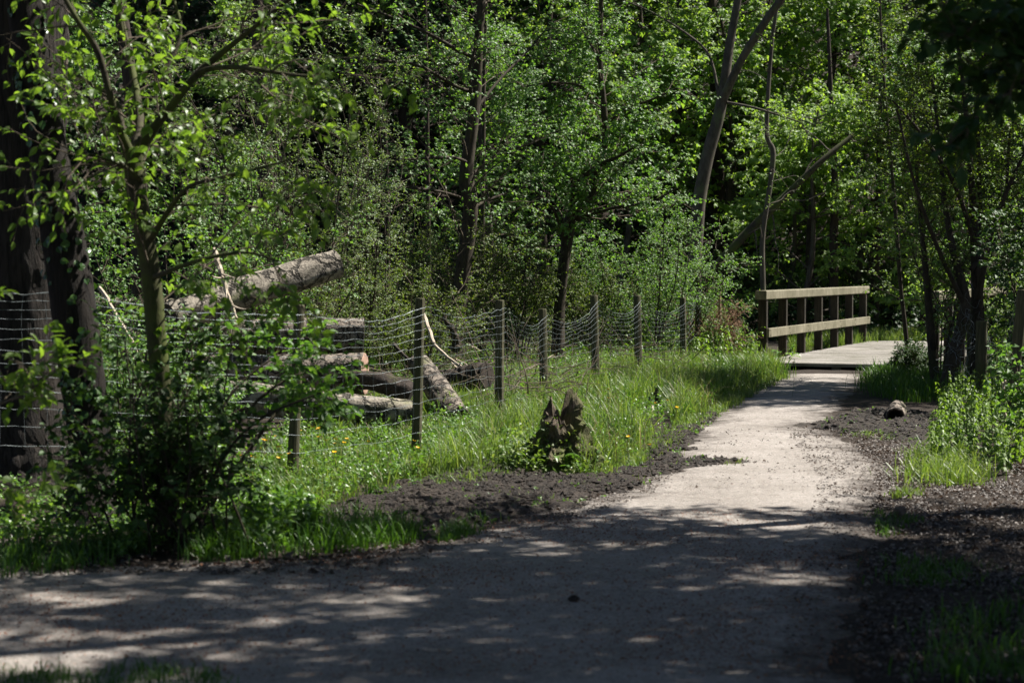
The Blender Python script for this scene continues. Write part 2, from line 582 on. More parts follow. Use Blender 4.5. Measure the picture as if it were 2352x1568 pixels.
def m_path():
    m, nt, p = nodes_of("compacted gravel")
    tc = nt.nodes.new("ShaderNodeTexCoord")
    a = noise_node(nt, 1.1, 5, .6, tc.outputs["Object"])
    b = noise_node(nt, 70, 4, .75, tc.outputs["Object"])
    c = noise_node(nt, 14, 4, .7, tc.outputs["Object"])
    base = ramp(nt, [(.3, (.16, .142, .122)), (.5, (.265, .239, .214)), (.7, (.36, .33, .303))])
    nt.links.new(mix(nt, a.outputs[0], c.outputs[0], .45), base.inputs[0])
    gr = ramp(nt, [(.34, (.35, .34, .33)), (.5, (1, 1, 1)), (.68, (1.25, 1.22, 1.2))])
    nt.links.new(b.outputs[0], gr.inputs[0])
    col = mix(nt, base.outputs[0], gr.outputs[0], .9, 'MULTIPLY')
    # damp dark blotches and rusty bud-scale specks
    d = noise_node(nt, 4.5, 6, .72, tc.outputs["Object"], 1.0)
    dr = ramp(nt, [(.60, (0, 0, 0)), (.74, (1, 1, 1))])
    nt.links.new(d.outputs[0], dr.inputs[0])
    col = mix(nt, col, (.085, .068, .058), dr.outputs[0])
    e = noise_node(nt, 32, 3, .7, tc.outputs["Object"])
    er = ramp(nt, [(.635, (0, 0, 0)), (.69, (.7, .7, .7))])
    nt.links.new(e.outputs[0], er.inputs[0])
    col = mix(nt, col, (.20, .105, .06), er.outputs[0])
    # trodden-in soil along the edges, broken up by noise
    at_ = nt.nodes.new("ShaderNodeAttribute")
    at_.attribute_name = "wear"
    f = noise_node(nt, 5.0, 7, .75, tc.outputs["Object"], .5)
    ad = nt.nodes.new("ShaderNodeMath")
    ad.operation = 'ADD'
    nt.links.new(at_.outputs["Fac"], ad.inputs[0])
    nt.links.new(f.outputs[0], ad.inputs[1])
    fr = ramp(nt, [(.70, (0, 0, 0)), (.98, (1, 1, 1))])
    nt.links.new(ad.outputs[0], fr.inputs[0])
    col = mix(nt, col, (.045, .035, .028), fr.outputs[0])
    nt.links.new(col, p.inputs["Base Color"])
    p.inputs["Roughness"].default_value = .85
    p.inputs["Specular IOR Level"].default_value = .3
    h = mix(nt, c.outputs[0], b.outputs[0], .5)
    bump(nt, p, h, .9, .03)
    return m


def m_timber(name, dark, mid, light, axis_scale=(1, 1, 1)):
    m, nt, p = nodes_of(name)
    tc = nt.nodes.new("ShaderNodeTexCoord")
    mp = nt.nodes.new("ShaderNodeMapping")
    mp.inputs["Scale"].default_value = axis_scale
    nt.links.new(tc.outputs["Object"], mp.inputs[0])
    a = noise_node(nt, 9, 6, .7, mp.outputs[0], .4)
    b = noise_node(nt, 40, 4, .7, mp.outputs[0])
    h = mix(nt, a.outputs[0], b.outputs[0], .3)
    r = ramp(nt, [(.3, dark), (.5, mid), (.68, light)])
    nt.links.new(h, r.inputs[0])
    g = nt.nodes.new("ShaderNodeNewGeometry")
    rr_ = ramp(nt, [(0, (.85, .85, .83)), (1, (1.06, 1.05, 1.04))])
    nt.links.new(g.outputs["Random Per Island"], rr_.inputs[0])
    st_ = noise_node(nt, 1.6, 5, .7, tc.outputs["Object"])
    rs_ = ramp(nt, [(.38, (.55, .56, .48)), (.6, (1, 1, 1))])
    nt.links.new(st_.outputs[0], rs_.inputs[0])
    nt.links.new(mix(nt, mix(nt, r.outputs[0], rr_.outputs[0], 1.0, 'MULTIPLY'), rs_.outputs[0], .8, 'MULTIPLY'), p.inputs["Base Color"])
    p.inputs["Roughness"].default_value = .8
    p.inputs["Specular IOR Level"].default_value = .25
    bump(nt, p, h, .35, .006)
    return m


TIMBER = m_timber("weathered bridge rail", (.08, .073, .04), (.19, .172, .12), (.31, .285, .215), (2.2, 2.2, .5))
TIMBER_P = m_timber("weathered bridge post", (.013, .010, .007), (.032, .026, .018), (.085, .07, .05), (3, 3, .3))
DECK = m_timber("bridge deck", (.17, .157, .14), (.25, .232, .214), (.33, .307, .285), (.6, 3, 1))
IRON = m_plain("rusty bolts", (.03, .022, .018), .6, .5, .3, 60, 0)
GRAVEL = m_path()

# ---------------------------------------------------------------- ground and path


def grid_mesh(name, xs, ys, zf, keep=None, smooth=True):
    X, Y = np.meshgrid(xs, ys)
    Z = zf(X, Y)
    V = np.stack([X, Y, Z], -1).reshape(-1, 3)
    idx = np.arange(X.size).reshape(X.shape)
    Q = np.stack([idx[:-1, :-1], idx[:-1, 1:], idx[1:, 1:], idx[1:, :-1]], -1).reshape(-1, 4)
    if keep is not None:
        kv = keep(X, Y).ravel()
        Q = Q[kv[Q].all(1)]
        used = np.unique(Q)
        mp = np.full(len(V), -1)
        mp[used] = np.arange(len(used))
        V, Q = V[used], mp[Q]
    return make_mesh(name, V, Q, None, smooth)


def steps(*segs):
    out = []
    for a, b, s in segs:
        out.append(np.arange(a, b, s))
    out.append([segs[-1][1]])
    return np.concatenate(out)


xs = steps((-300, -60, 30), (-60, -16, 2), (-16, -6, .4), (-6, 9, .09), (9, 16, .4), (16, 60, 2), (60, 300, 30))
ys = steps((-300, -60, 30), (-60, -8, 2), (-8, 6, .4), (6, 34, .09), (34, 48, .25), (48, 110, 1.2), (110, 320, 15))
ground = part("ground", grid_mesh("ground", xs, ys, height), SOIL)
tag(ground, "dark bare woodland soil rising to a slope behind the trees", None, None, "structure")


def path_z(x, y):
    sd = polydist(x, y, PATH)
    edge = .09 * wnoise(x, y, .35, 7) + .05 * wnoise(x, y, .12, 8)
    return height(x, y) + .035 * sstep(-.25, .5, sd + edge) - .014 + .006 * wnoise(x, y, .9, 11) * (sd > 0) + .003 * wnoise(x, y, .13, 4)


path = part("path", grid_mesh("path", steps((-14, -5, .25), (-5, 6.5, .07)), steps((-6, 6, .25), (6, 31.2, .07)), path_z, lambda x, y: (polydist(x, y, PATH) > -.28) & ((x - B0[0]) * BU[0] + (y - B0[1]) * BU[1] < -1.1)), GRAVEL)
co = np.zeros(len(path.data.vertices) * 3, np.float32)
path.data.vertices.foreach_get("co", co)
co = co.reshape(-1, 3)
at_ = path.data.attributes.new("wear", 'FLOAT', 'POINT')
at_.data.foreach_set("value", np.clip(.5 - polydist(co[:, 0], co[:, 1], PATH) / 1.6 + .12 * wnoise(co[:, 0], co[:, 1], .5, 41), 0, 1).astype(np.float32))
tag(path, "pale compacted gravel path leading to the footbridge", None, None, "structure")
# track beyond the bridge, bending right into the trees
PB = [B0 + BU * 8.2 + BN * .2, B0 + BU * 8.2 + BN * 2.6, B0 + BU * 12 + BN * 4.6, B0 + BU * 14 + BN * 9, B0 + BU * 16 + BN * 9, B0 + BU * 13.5 + BN * 2.5]
PB = np.array([[p[0], p[1]] for p in PB])
path2 = part("path", grid_mesh("path_beyond", steps((5, 18, .2)), steps((36, 50, .2)), lambda x, y: height(x, y) + .04 * sstep(-.3, .3, polydist(x, y, PB)) - .015, lambda x, y: polydist(x, y, PB) > -.4), GRAVEL)
tag(path2, "path going on beyond the far end of the footbridge", None, None, "structure")

# churned mud beside the path
MUDP = [gp(*p) for p in [(640, 1190), (760, 1165), (880, 1130), (1010, 1095), (1130, 1075), (1300, 1105), (1430, 1080), (1490, 1020), (1560, 985), (1620, 950), (1660, 955), (1590, 1010), (1560, 1060), (1690, 1061), (1765, 1067), (1690, 1073), (1560, 1080), (1500, 1115), (1390, 1145), (1270, 1170), (1110, 1210), (950, 1238), (800, 1240)]]
MUDR = [gp(*p) for p in [(1850, 985), (1900, 965), (1990, 945), (2080, 945), (2180, 960), (2200, 1010), (2100, 1020), (1960, 1000)]]


_lat = np.random.default_rng(99).random((256, 256))


def vnoise(x, y, sc):
    """smooth lattice noise, 0..1"""
    x, y = np.asarray(x) / sc, np.asarray(y) / sc
    i, j = np.floor(x).astype(int), np.floor(y).astype(int)
    u, v = x - i, y - j
    u, v = u * u * (3 - 2 * u), v * v * (3 - 2 * v)
    g_ = lambda a, b: _lat[a % 256, b % 256]
    return (g_(i, j) * (1 - u) + g_(i + 1, j) * u) * (1 - v) + (g_(i, j + 1) * (1 - u) + g_(i + 1, j + 1) * u) * v


def mud_z(P, x, y):
    sd = polydist(x, y, np.array(P))
    lump = .030 * vnoise(x, y, .17) ** 2 + .022 * vnoise(x + 3, y, .075) ** 2 + .012 * vnoise(x, y + 5, .034)
    return height(x, y) + .012 + sstep(-.12, .25, sd + .22 * wnoise(x, y, .33, 9) + .13 * wnoise(x, y, .11, 10)) * (.012 + lump) - .045 * sstep(.16, -.12, sd + .22 * wnoise(x, y, .33, 9) + .13 * wnoise(x, y, .11, 10))


for nm, P, lab in (("mud", MUDP, "churned black mud along the grassy edge of the path"), ("mud", MUDR, "black mud patch round the sawn log piece")):
    A = np.array(P)
    x0, x1, y0, y1 = A[:, 0].min() - .35, A[:, 0].max() + .35, A[:, 1].min() - .35, A[:, 1].max() + .35
    o = part(nm, grid_mesh(nm, np.arange(x0, x1, .022), np.arange(y0, y1, .03), lambda x, y: mud_z(P, x, y), lambda x, y: polydist(x, y, A) > -.3), MUD)
    tag(o, lab, None, None, "structure")


def rand_in(poly, n, rng, clump=0.0):
    poly = np.array(poly)[:, :2]
    lo, hi = poly.min(0), poly.max(0)
    out = np.zeros((0, 2))
    while len(out) < n:
        p = lo + (hi - lo) * rng.random((n * 2, 2))
        p = p[inpoly(p[:, 0], p[:, 1], poly)]
        if clump:
            d = .5 + .5 * wnoise(p[:, 0], p[:, 1], clump, 31)
            p = p[rng.random(len(p)) < d ** 1.5 + .05]
        out = np.vstack([out, p])
    return out[:n]


def zpoly(*px):
    return np.array([gp(*p)[:2] for p in px])


def scatter_stuff(name, V, Q, T, mat, label):
    o = part(name, make_mesh(name, V, Q, T, False), mat)
    return tag(o, label, None, None, "stuff")


def clods(P, rng, smin, smax):
    n = len(P)
    s = smin + (smax - smin) * rng.random(n) ** 2.2
    base = np.array([[1, 0, 0], [.3, .95, 0], [-.8, .6, 0], [-.8, -.6, 0], [.3, -.95, 0], [.2, .1, 1], [0, 0, -1]], float)
    V = base[None] * (1 + rng.normal(0, .28, (n, 7, 3))) * s[:, None, None] * np.array([1, 1, .65])
    a = rng.random(n) * 6.28
    c, si = np.cos(a)[:, None], np.sin(a)[:, None]
    V = np.stack([V[..., 0] * c - V[..., 1] * si, V[..., 0] * si + V[..., 1] * c, V[..., 2]], -1)
    V[..., 0] += P[:, None, 0]
    V[..., 1] += P[:, None, 1]
    V[..., 2] += (P[:, 2] + s * .2)[:, None]
    t = np.array([[i, (i + 1) % 5, 5] for i in range(5)] + [[(i + 1) % 5, i, 6] for i in range(5)])
    T = (np.arange(n)[:, None, None] * 7 + t[None]).reshape(-1, 3)
    return V.reshape(-1, 3), None, T


R = np.random.default_rng(7)
p = rand_in(MUDP, 9000, R, .25)
p[6000:] += R.normal(0, .22, (3000, 2))
p3 = np.column_stack([p, mud_z(MUDP, p[:, 0], p[:, 1])])
p = rand_in(MUDR, 2200, R, .25)
p3 = np.vstack([p3, np.column_stack([p, mud_z(MUDR, p[:, 0], p[:, 1])])])
scatter_stuff("mud_clods", *clods(p3, R, .004, .032), MUD, "loose crumbs of black mud on the churned path edge")


def flat_leaves(p, rng, l0, l1, tilt=.35):
    n = len(p)
    z = np.maximum(height(p[:, 0], p[:, 1]) + .012, path_z(p[:, 0], p[:, 1]) + .006)
    P = np.column_stack([p, z])
    a = rng.random(n) * 6.28
    D = np.column_stack([np.cos(a), np.sin(a), rng.normal(0, .25, n)])
    N = unit(np.array([0, 0, 1.0]) + rng.normal(0, tilt, (n, 3)))
    L = rng.uniform(l0, l1, n)
    return leaf_geo(P, D, N, L, L * rng.uniform(.45, .8, n), .3, .1)


ZR = zpoly((1930, 985), (2180, 1010), (2500, 1080), (2700, 1568), (1950, 1568), (1990, 1350), (2005, 1180), (2010, 1080))
V, Q = flat_leaves(rand_in(ZR, 19000, R, .5), R, .012, .042)
g = Geo().add(V, Q)
g.add(*flat_leaves(rand_in(MUDP, 4200, R), R, .010, .04))
g.add(*flat_leaves(rand_in(MUDR, 1300, R), R, .010, .04))
g.add(*flat_leaves(rand_in(zpoly((-60, 1180), (300, 1200), (700, 1260), (1000, 1245), (760, 1330), (-60, 1330)), 1800, R, .5), R, .02, .06))
g.add(*flat_leaves(rand_in(zpoly((1800, 985), (1960, 985), (2030, 1080), (2010, 1200), (1990, 1568), (1780, 1568), (1850, 1250), (1880, 1100)), 2600, R, .4), R, .010, .032))
g.add(*flat_leaves(rand_in(zpoly((760, 1290), (1000, 1240), (1240, 1178), (1440, 1105), (1540, 1040), (1600, 1060), (1500, 1140), (1300, 1210), (1050, 1280), (800, 1330)), 2200, R, .4), R, .010, .032))
g.add(*flat_leaves(rand_in(zpoly((1600, 980), (2100, 1000), (2080, 1140), (1500, 1130)), 350, R, .4), R, .015, .035))
scatter_stuff("fallen_leaves", np.concatenate(g.V), np.concatenate(g.Q), None, LITTER, "dry brown fallen leaves littering the path edges")
V, Q = flat_leaves(np.vstack([rand_in(zpoly((-60, 1310), (760, 1290), (1240, 1180), (2000, 1180), (1990, 1568), (-60, 1568)), 15000, R, .6)]), R, .006, .020, .3)
scatter_stuff("bud_scales", V, Q, None, CHIP, "rusty brown bud scales scattered over the shaded path")


p = np.vstack([rand_in(PATH[(PATH[:, 1] > 5)], 1500, R), rand_in(MUDP, 250, R)])
p3 = np.column_stack([p, np.maximum(path_z(p[:, 0], p[:, 1]), height(p[:, 0], p[:, 1]))])
scatter_stuff("pebbles", *clods(p3, R, .002, .009), GREY_STONE, "small loose stones scattered over the gravel path")

# ---------------------------------------------------------------- grass, herbs, nettles
CLEAR = [(gp(1496, 945), .2, 3.4), (gp(1275, 1090), .2, .35), (gp(1470, 962), .2, .5)]


def grass(p, rng, l0, l1, w=.006, lean=.55, zoff=0.):
    for c, hw, fr in CLEAR:
        p = p[~((np.abs(p[:, 0] - c[0] * p[:, 1] / c[1]) < hw) & (p[:, 1] < c[1] + .05) & (p[:, 1] > c[1] - fr))]
    n = len(p)
    z = np.maximum(height(p[:, 0], p[:, 1]), -9) + zoff
    B = np.column_stack([p, z - .01])
    a = rng.random(n) * 6.28
    d = np.column_stack([np.cos(a), np.sin(a), np.zeros(n)])
    s = np.column_stack([-np.sin(a), np.cos(a), np.zeros(n)])
    tw = rng.random((n, 1)) * 1.2
    s = s * np.cos(tw) + d * np.sin(tw)
    L = ((l0 + (l1 - l0) * rng.random(n) ** 1.4) * np.where((p[:, 0] < -.3) & (p[:, 1] > 15.9) & (p[:, 1] < 19.5), .5, np.where((p[:, 0] < -.55) & (p[:, 1] > 12.6) & (p[:, 1] <= 15.9), .55, 1)))[:, None]
    le = (lean * rng.random(n) ** .8)[:, None]
    up = np.array([0, 0, 1.0])
    w = (w * rng.uniform(.6, 1.3, n))[:, None]
    m1 = B + L * (.38 * up + .12 * le * d)
    m2 = B + L * ((.72 - .1 * le) * up + .48 * le * d)
    t = B + L * ((.98 - .45 * le) * up + 1.0 * le * d)
    V = np.stack([B - w * s * .5, B + w * s * .5, m1 - w * s * .5, m1 + w * s * .5, m2 - w * s * .36, m2 + w * s * .36, t], 1).reshape(-1, 3)
    i = np.arange(n)[:, None] * 7
    return V, np.concatenate([i + np.array([[0, 1, 3, 2]]), i + np.array([[2, 3, 5, 4]])]), i + np.array([[4, 5, 6]])


def tufts(poly, n, per, rng, spread, clump=.5):
    c = rand_in(poly, n, rng, clump)
    return (c[:, None, :] + rng.normal(0, spread, (n, per, 2))).reshape(-1, 2)


VERGE = zpoly((470, 1180), (560, 1110), (640, 1010), (900, 955), (1150, 890), (1350, 850), (1560, 810), (1770, 838), (1795, 862), (1690, 908), (1590, 962), (1520, 985), (1470, 1030), (1400, 1085), (1200, 1085), (1000, 1100), (880, 1132), (700, 1170))
EDGE = zpoly((850, 1135), (1000, 1100), (1180, 1085), (1400, 1085), (1480, 1030), (1530, 985), (1600, 960), (1700, 905), (1800, 860), (1810, 868), (1700, 925), (1610, 975), (1540, 1040), (1420, 1110), (1200, 1105), (900, 1150))
FIELD = np.array([(-6, 21.5), (-1.2, 21.2), (.05, 20.0), (.9, 24), (2.6, 29.8), (4, 32), (4.6, 36), (1, 40), (-8, 38), (-9, 22)])
g = Geo()
g.add(*grass(tufts(VERGE, 2300, 22, R, .06, .28), R, .10, .42, .007, .9))
g.add(*grass(tufts(VERGE, 500, 34, R, .05, .9), R, .25, .55, .007, .9))
g.add(*grass(rand_in(VERGE, 11000, R, .3), R, .05, .18, .007, .9))
g.add(*grass(tufts(EDGE, 360, 14, R, .05, .2), R, .05, .18, .006, .8))
g.add(*grass(tufts(MUDP, 110, 9, R, .04, .3), R, .03, .12, .006, .9))
g.add(*grass(tufts(zpoly((930, 1000), (1070, 1000), (1070, 960), (940, 950)), 60, 20, R, .07), R, .25, .5, .007, .7))
scatter_stuff("verge_grass", np.concatenate(g.V), np.concatenate(g.Q), np.concatenate(g.T), GRASS, "bright sunlit grass growing along the wire fence")
g = Geo()
g.add(*grass(tufts(VERGE, 230, 60, R, .09, .5), R, .18, .48, .008, .8))
scatter_stuff("lush_grass", np.concatenate(g.V), np.concatenate(g.Q), np.concatenate(g.T), GRASS_D, "darker lush grass clumps dotted through the sunlit verge")
g = Geo()
g.add(*grass(tufts(VERGE, 700, 5, R, .08, .4), R, .15, .55, .005, 1.1))
g.add(*grass(tufts(FIELD, 500, 6, R, .10, .7), R, .3, .7, .006, .9))
scatter_stuff("dry_grass", np.concatenate(g.V), np.concatenate(g.Q), np.concatenate(g.T), STRAW, "thin straw coloured dead grass stalks along the fence")
g = Geo()
g.add(*grass(tufts(FIELD, 2600, 16, R, .07, .7), R, .15, .5, .008, .6))
scatter_stuff("rough_grass", np.concatenate(g.V), np.concatenate(g.Q), np.concatenate(g.T), GRASS, "rough tall grass behind the wire fence and under the bushes")
g = Geo()
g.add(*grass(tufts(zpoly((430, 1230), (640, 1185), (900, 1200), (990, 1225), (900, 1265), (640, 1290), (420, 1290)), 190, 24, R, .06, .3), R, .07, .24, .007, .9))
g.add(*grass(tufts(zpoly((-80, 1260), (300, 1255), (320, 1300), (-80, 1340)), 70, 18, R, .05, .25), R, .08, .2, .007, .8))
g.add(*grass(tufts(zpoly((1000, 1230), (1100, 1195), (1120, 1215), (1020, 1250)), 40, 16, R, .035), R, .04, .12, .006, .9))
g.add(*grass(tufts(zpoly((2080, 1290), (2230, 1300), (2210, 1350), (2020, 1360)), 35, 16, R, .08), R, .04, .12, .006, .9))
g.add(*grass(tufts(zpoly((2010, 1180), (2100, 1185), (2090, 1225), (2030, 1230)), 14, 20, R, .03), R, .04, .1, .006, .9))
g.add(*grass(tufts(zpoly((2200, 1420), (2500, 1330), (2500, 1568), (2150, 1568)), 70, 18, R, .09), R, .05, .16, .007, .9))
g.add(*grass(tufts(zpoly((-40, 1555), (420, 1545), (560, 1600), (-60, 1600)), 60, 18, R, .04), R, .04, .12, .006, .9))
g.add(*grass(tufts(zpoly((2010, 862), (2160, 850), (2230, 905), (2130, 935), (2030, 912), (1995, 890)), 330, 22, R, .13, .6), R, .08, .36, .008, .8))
scatter_stuff("shade_grass", np.concatenate(g.V), np.concatenate(g.Q), np.concatenate(g.T), GRASS_D, "grass tufts coloured darker for the shade under the trees")
g = Geo()
g.add(*grass(tufts(zpoly((1950, 975), (2080, 985), (2090, 1010), (1960, 1012)), 50, 16, R, .05), R, .03, .09, .007, .9))
g.add(*grass(tufts(zpoly((2040, 1128), (2120, 1130), (2125, 1145), (2050, 1145)), 16, 18, R, .03), R, .04, .09, .006, .9))
g.add(*grass(tufts(zpoly((2100, 1110), (2130, 1040), (2200, 1040), (2260, 1100), (2200, 1120)), 90, 18, R, .11), R, .06, .26, .008, 1.0))
g.add(*grass(tufts(zpoly((1440, 1010), (1530, 1010), (1530, 1030), (1430, 1040)), 50, 16, R, .05), R, .03, .09, .006, .9))
scatter_stuff("path_edge_grass", np.concatenate(g.V), np.concatenate(g.Q), np.concatenate(g.T), GRASS, "short bright grass sprouting from the muddy right side of the path")
# grass at the foot of the bridge railings and on the far bank
g = Geo()
q = [B0 + BU * a + BN * b for a, b in ((-1.2, -.6), (-1.2, .1), (9, .12), (14, 2), (15, -2), (9, -1.6))]
g.add(*grass(tufts(np.array(q), 700, 20, R, .07, .4), R, .12, .42, .010, .7))
scatter_stuff("bank_grass", np.concatenate(g.V), np.concatenate(g.Q), np.concatenate(g.T), GRASS, "sunlit grass round the feet of the bridge railing")


def herbs(p, rng, hmax, leafL, per=6):
    """short leafy stems"""
    n = len(p)
    O = np.column_stack([p, height(p[:, 0], p[:, 1])])
    S = shoots(O, np.column_stack([rng.normal(0, .35, (n, 2)), np.ones(n)]), hmax * rng.uniform(.35, 1, n), 4, rng, (0, 0, .1), .3)
    return leaves_on(S, rng, per, leafL, leafL * .55, 1.0, .45, t0=.25, hang=.05)


g = Geo()
g.add(*herbs(rand_in(VERGE, 5200, R, .45), R, .30, .045, 7))
g.add(*herbs(rand_in(EDGE, 500, R, .2), R, .08, .028, 6))
g.add(*herbs(rand_in(FIELD, 4500, R, .9), R, .55, .06, 9))
g.add(*herbs(rand_in(MUDP, 420, R, .3), R, .07, .03, 6))
g.add(*herbs(rand_in(MUDR, 130, R, .3), R, .06, .03, 6))
g.add(*herbs(rand_in(zpoly((1120, 1075), (1200, 1000), (1370, 1010), (1370, 1100), (1180, 1100)), 260, R), R, .22, .05, 8))
scatter_stuff("verge_herbs", np.concatenate(g.V), np.concatenate(g.Q), None, LF_HERB, "small leafy herbs growing among the verge grass")
g = Geo()
g.add(*herbs(rand_in(zpoly((430, 1250), (560, 1180), (720, 1180), (720, 1250), (640, 1285)), 330, R, .3), R, .26, .06, 8))
g.add(*herbs(rand_in(zpoly((-80, 1150), (200, 1160), (440, 1250), (300, 1290), (-80, 1250)), 420, R, .4), R, .25, .05, 7))
g.add(*herbs(rand_in(zpoly((200, 1080), (520, 1060), (560, 1180), (420, 1240), (180, 1180)), 700, R, .4), R, .45, .055, 8))
scatter_stuff("woodland_herbs", np.concatenate(g.V), np.concatenate(g.Q), None, LF_HERB, "leafy herbs in the shade round the ivy covered trunk")


def nettles(p, rng, h0, h1, leafL):
    n = len(p)
    O = np.column_stack([p, height(p[:, 0], p[:, 1])])
    S = shoots(O, np.column_stack([rng.normal(0, .16, (n, 2)), np.ones(n)]), rng.uniform(h0, h1, n), 5, rng, (0, 0, .1), .12)
    g = Geo()
    m = 9
    pos, tan, t = sample_on(S, rng, m, .2, 1.0)
    for sg in (1, -1):
        a = (np.arange(m) % 2)[None] * 1.57 + rng.random((n, 1)) * 6.28
        D = np.stack([np.cos(a) * sg, np.sin(a) * sg, -.30 + .0 * a], -1) + rng.normal(0, .15, pos.shape)
        N = unit(np.array([0, 0, 1.0]) + .3 * D + rng.normal(0, .2, pos.shape))
        sz = leafL * (1.15 - .55 * t) * rng.uniform(.8, 1.15, t.shape)
        g.add(*leaf_geo(pos.reshape(-1, 3), D.reshape(-1, 3), N.reshape(-1, 3), sz.ravel(), sz.ravel() * .5, .15, .3, .35))
    w = Geo().add(*tubes(S, np.full((n, 5), .003), 3))
    return g, w


NZ = zpoly((2130, 1075), (2150, 985), (2175, 930), (2215, 885), (2300, 860), (2420, 870), (2420, 1080), (2300, 1100), (2220, 1080))
g, w = nettles(rand_in(NZ, 420, R), R, .2, .48, .085)
o = scatter_stuff("nettle_patch", np.concatenate(g.V), np.concatenate(g.Q), None, LF_NETTLE, "bright green nettles covering the sunny bank on the right of the path")
part("stems", w.mesh("nettle_stems"), STEM, o)
NZ2 = np.array([B0[:2] + BU[:2] * a + BN[:2] * b for a, b in ((-2.6, -1.8), (-2.0, -.5), (-.3, -.25), (.4, -.8), (-.2, -2.4))])
g, w = nettles(np.vstack([rand_in(NZ2, 130, R), rand_in(np.array([(2.75, 30.2), (3.9, 31), (3.7, 33.5), (2.6, 33)]), 200, R)]), R, .3, .8, .10)
o = scatter_stuff("nettle_bed", np.concatenate(g.V), np.concatenate(g.Q), None, LF_NETTLE, "nettles crowding the last fence posts before the footbridge")
part("stems", w.mesh("nettle_stems2"), STEM, o)


# ---------------------------------------------------------------- timber footbridge
def frame_box(g, o, u, n, a0, a1, b0, b1, z0, z1, bev=.008):
    """box in the (u, n, z) frame with chamfered long edges"""
    up = np.array([0, 0, 1.0])
    prof = [(b0 + bev, z0), (b1 - bev, z0), (b1, z0 + bev), (b1, z1 - bev), (b1 - bev, z1), (b0 + bev, z1), (b0, z1 - bev), (b0, z0 + bev)]
    V = []
    for a in (a0, a1):
        for b, z in prof:
            V.append(o + u * a + n * b + up * z)
    Q = [(i, (i + 1) % 8, 8 + (i + 1) % 8, 8 + i) for i in range(8)]
    Q += [(0, 7, 6, 1), (1, 6, 5, 2), (2, 5, 4, 3), (8, 9, 14, 15), (9, 10, 13, 14), (10, 11, 12, 13)]
    g.add(V, Q)


bridge = thing("footbridge", "weathered timber footbridge with post and rail sides at the end of the path", "footbridge", B0)
g = Geo()
a = -.85
while a < 9.2:
    w_ = .14 + R.uniform(-.003, .003)
    frame_box(g, B0, BU, BN, a, a + w_, .02, 2.75, .05 + R.uniform(-.003, .003), .105 + R.uniform(-.003, .003), .006)
    a += w_ + .006
for b in (.1, 1.3, 2.5):
    frame_box(g, B0, BU, BN, -.8, 9.1, b, b + .15, -.20, .045)
part("deck", g.mesh("deck", B0), DECK, bridge)
SLOPE = 0.0
for side, lat in (("left", 0.0), ("right", 2.78)):
    for k in range(7):
        g = Geo()
        a = k * 1.4
        up = np.array([0, 0, 1.0])
        # posts are boxes whose grain runs upward
        V = []
        bv = .008
        prof = [(-.05 + bv, -.07), (.05 - bv, -.07), (.05, -.07 + bv), (.05, .07 - bv), (.05 - bv, .07), (-.05 + bv, .07), (-.05, .07 - bv), (-.05, -.07 + bv)]
        for z in (-.9, 1.089):
            for pa, pb in prof:
                V.append(B0 + BU * (a + pa) + BN * (lat + pb) + up * z)
        g.add(V, [(i, (i + 1) % 8, 8 + (i + 1) % 8, 8 + i) for i in range(8)] + [(8, 9, 14, 15), (9, 10, 13, 14), (10, 11, 12, 13)])
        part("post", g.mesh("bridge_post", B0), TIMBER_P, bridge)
    g = Geo()
    frame_box(g, B0, BU, BN, -.13, 8.62, lat - .10, lat + .09, 1.09, 1.235, .012)
    part("top_rail", g.mesh("top_rail", B0), TIMBER, bridge)
    s = 1 if side == "left" else -1
    g = Geo()
    b0, b1 = (lat + .072, lat + .122) if s > 0 else (lat - .122, lat - .072)
    frame_box(g, B0, BU, BN, -.06, 8.55, b0, b1, .475, .62, .006)
    lr = part("lower_rail", g.mesh("lower_rail", B0), TIMBER, bridge)
    for k in range(7):
        for dz, da in ((.045, -.012), (-.045, .014)):
            g = Geo()
            c = B0 + BU * (k * 1.4 + da) + np.array([0, 0, .548 + dz])
            face = b1 if s > 0 else b0
            V, Q, T = tubes(np.array([c + BN * (face - .004 * s), c + BN * (face + .006 * s)]), np.array([.011, .010]), 7, True)
            g.add(V, Q, T)
            part("bolt", g.mesh("bolt", B0), IRON, lr)

# ---------------------------------------------------------------- stock fence
POSTS = [  # x, y, top, radius, lean x, lean y, material
    (-4.6, 12.3, 1.5, .05, 0, 0, POST), (-2.95, 13.25, 1.48, .05, .02, 0, POST), (-1.66, 14.75, 1.34, .042, .06, 0, POST), (-.805, 16.4, 1.35, .042, .035, 0, POST),
    (-.13, 19.4, 1.275, .046, .01, 0, POST), (.365, 22.2, 1.14, .048, -.02, 0, POST), (1.07, 24.9, 1.235, .052, -.03, 0, POST),
    (1.77, 27.3, 1.225, .054, -.03, 0, POST), (2.64, 30.1, 1.17, .05, -.02, 0, POST), (3.0, 31.5, 1.43, .052, -.01, 0, POST), (3.5, 33.2, 1.39, .05, 0, 0, POST_B)]
fence = thing("wire_fence", "stock fence of sagging galvanised netting on round wooden posts through the grass", "fence", (POSTS[3][0], POSTS[3][1], 0))
FO = np.array(fence.location)


def post_geo(x, y, top, r, lx, ly, sides=14, foot=-.35):
    g = Geo()
    k = 7
    zs = np.array([foot, 0, top * .35, top * .7, top - .03, top - .008, top])
    P = np.column_stack([x + lx * zs / top, y + ly * zs / top, zs + height(x, y)])
    rr = np.array([1.05, 1.04, 1.0, .97, .96, .94, .86]) * r
    wob = 1 + .035 * np.sin(np.arange(sides) * 2.4 + x * 9)[None, None, :, None] + R.normal(0, .012, (1, k, sides, 1))
    g.add(*tubes(P[None], rr[None], sides, True, wob))
    return g


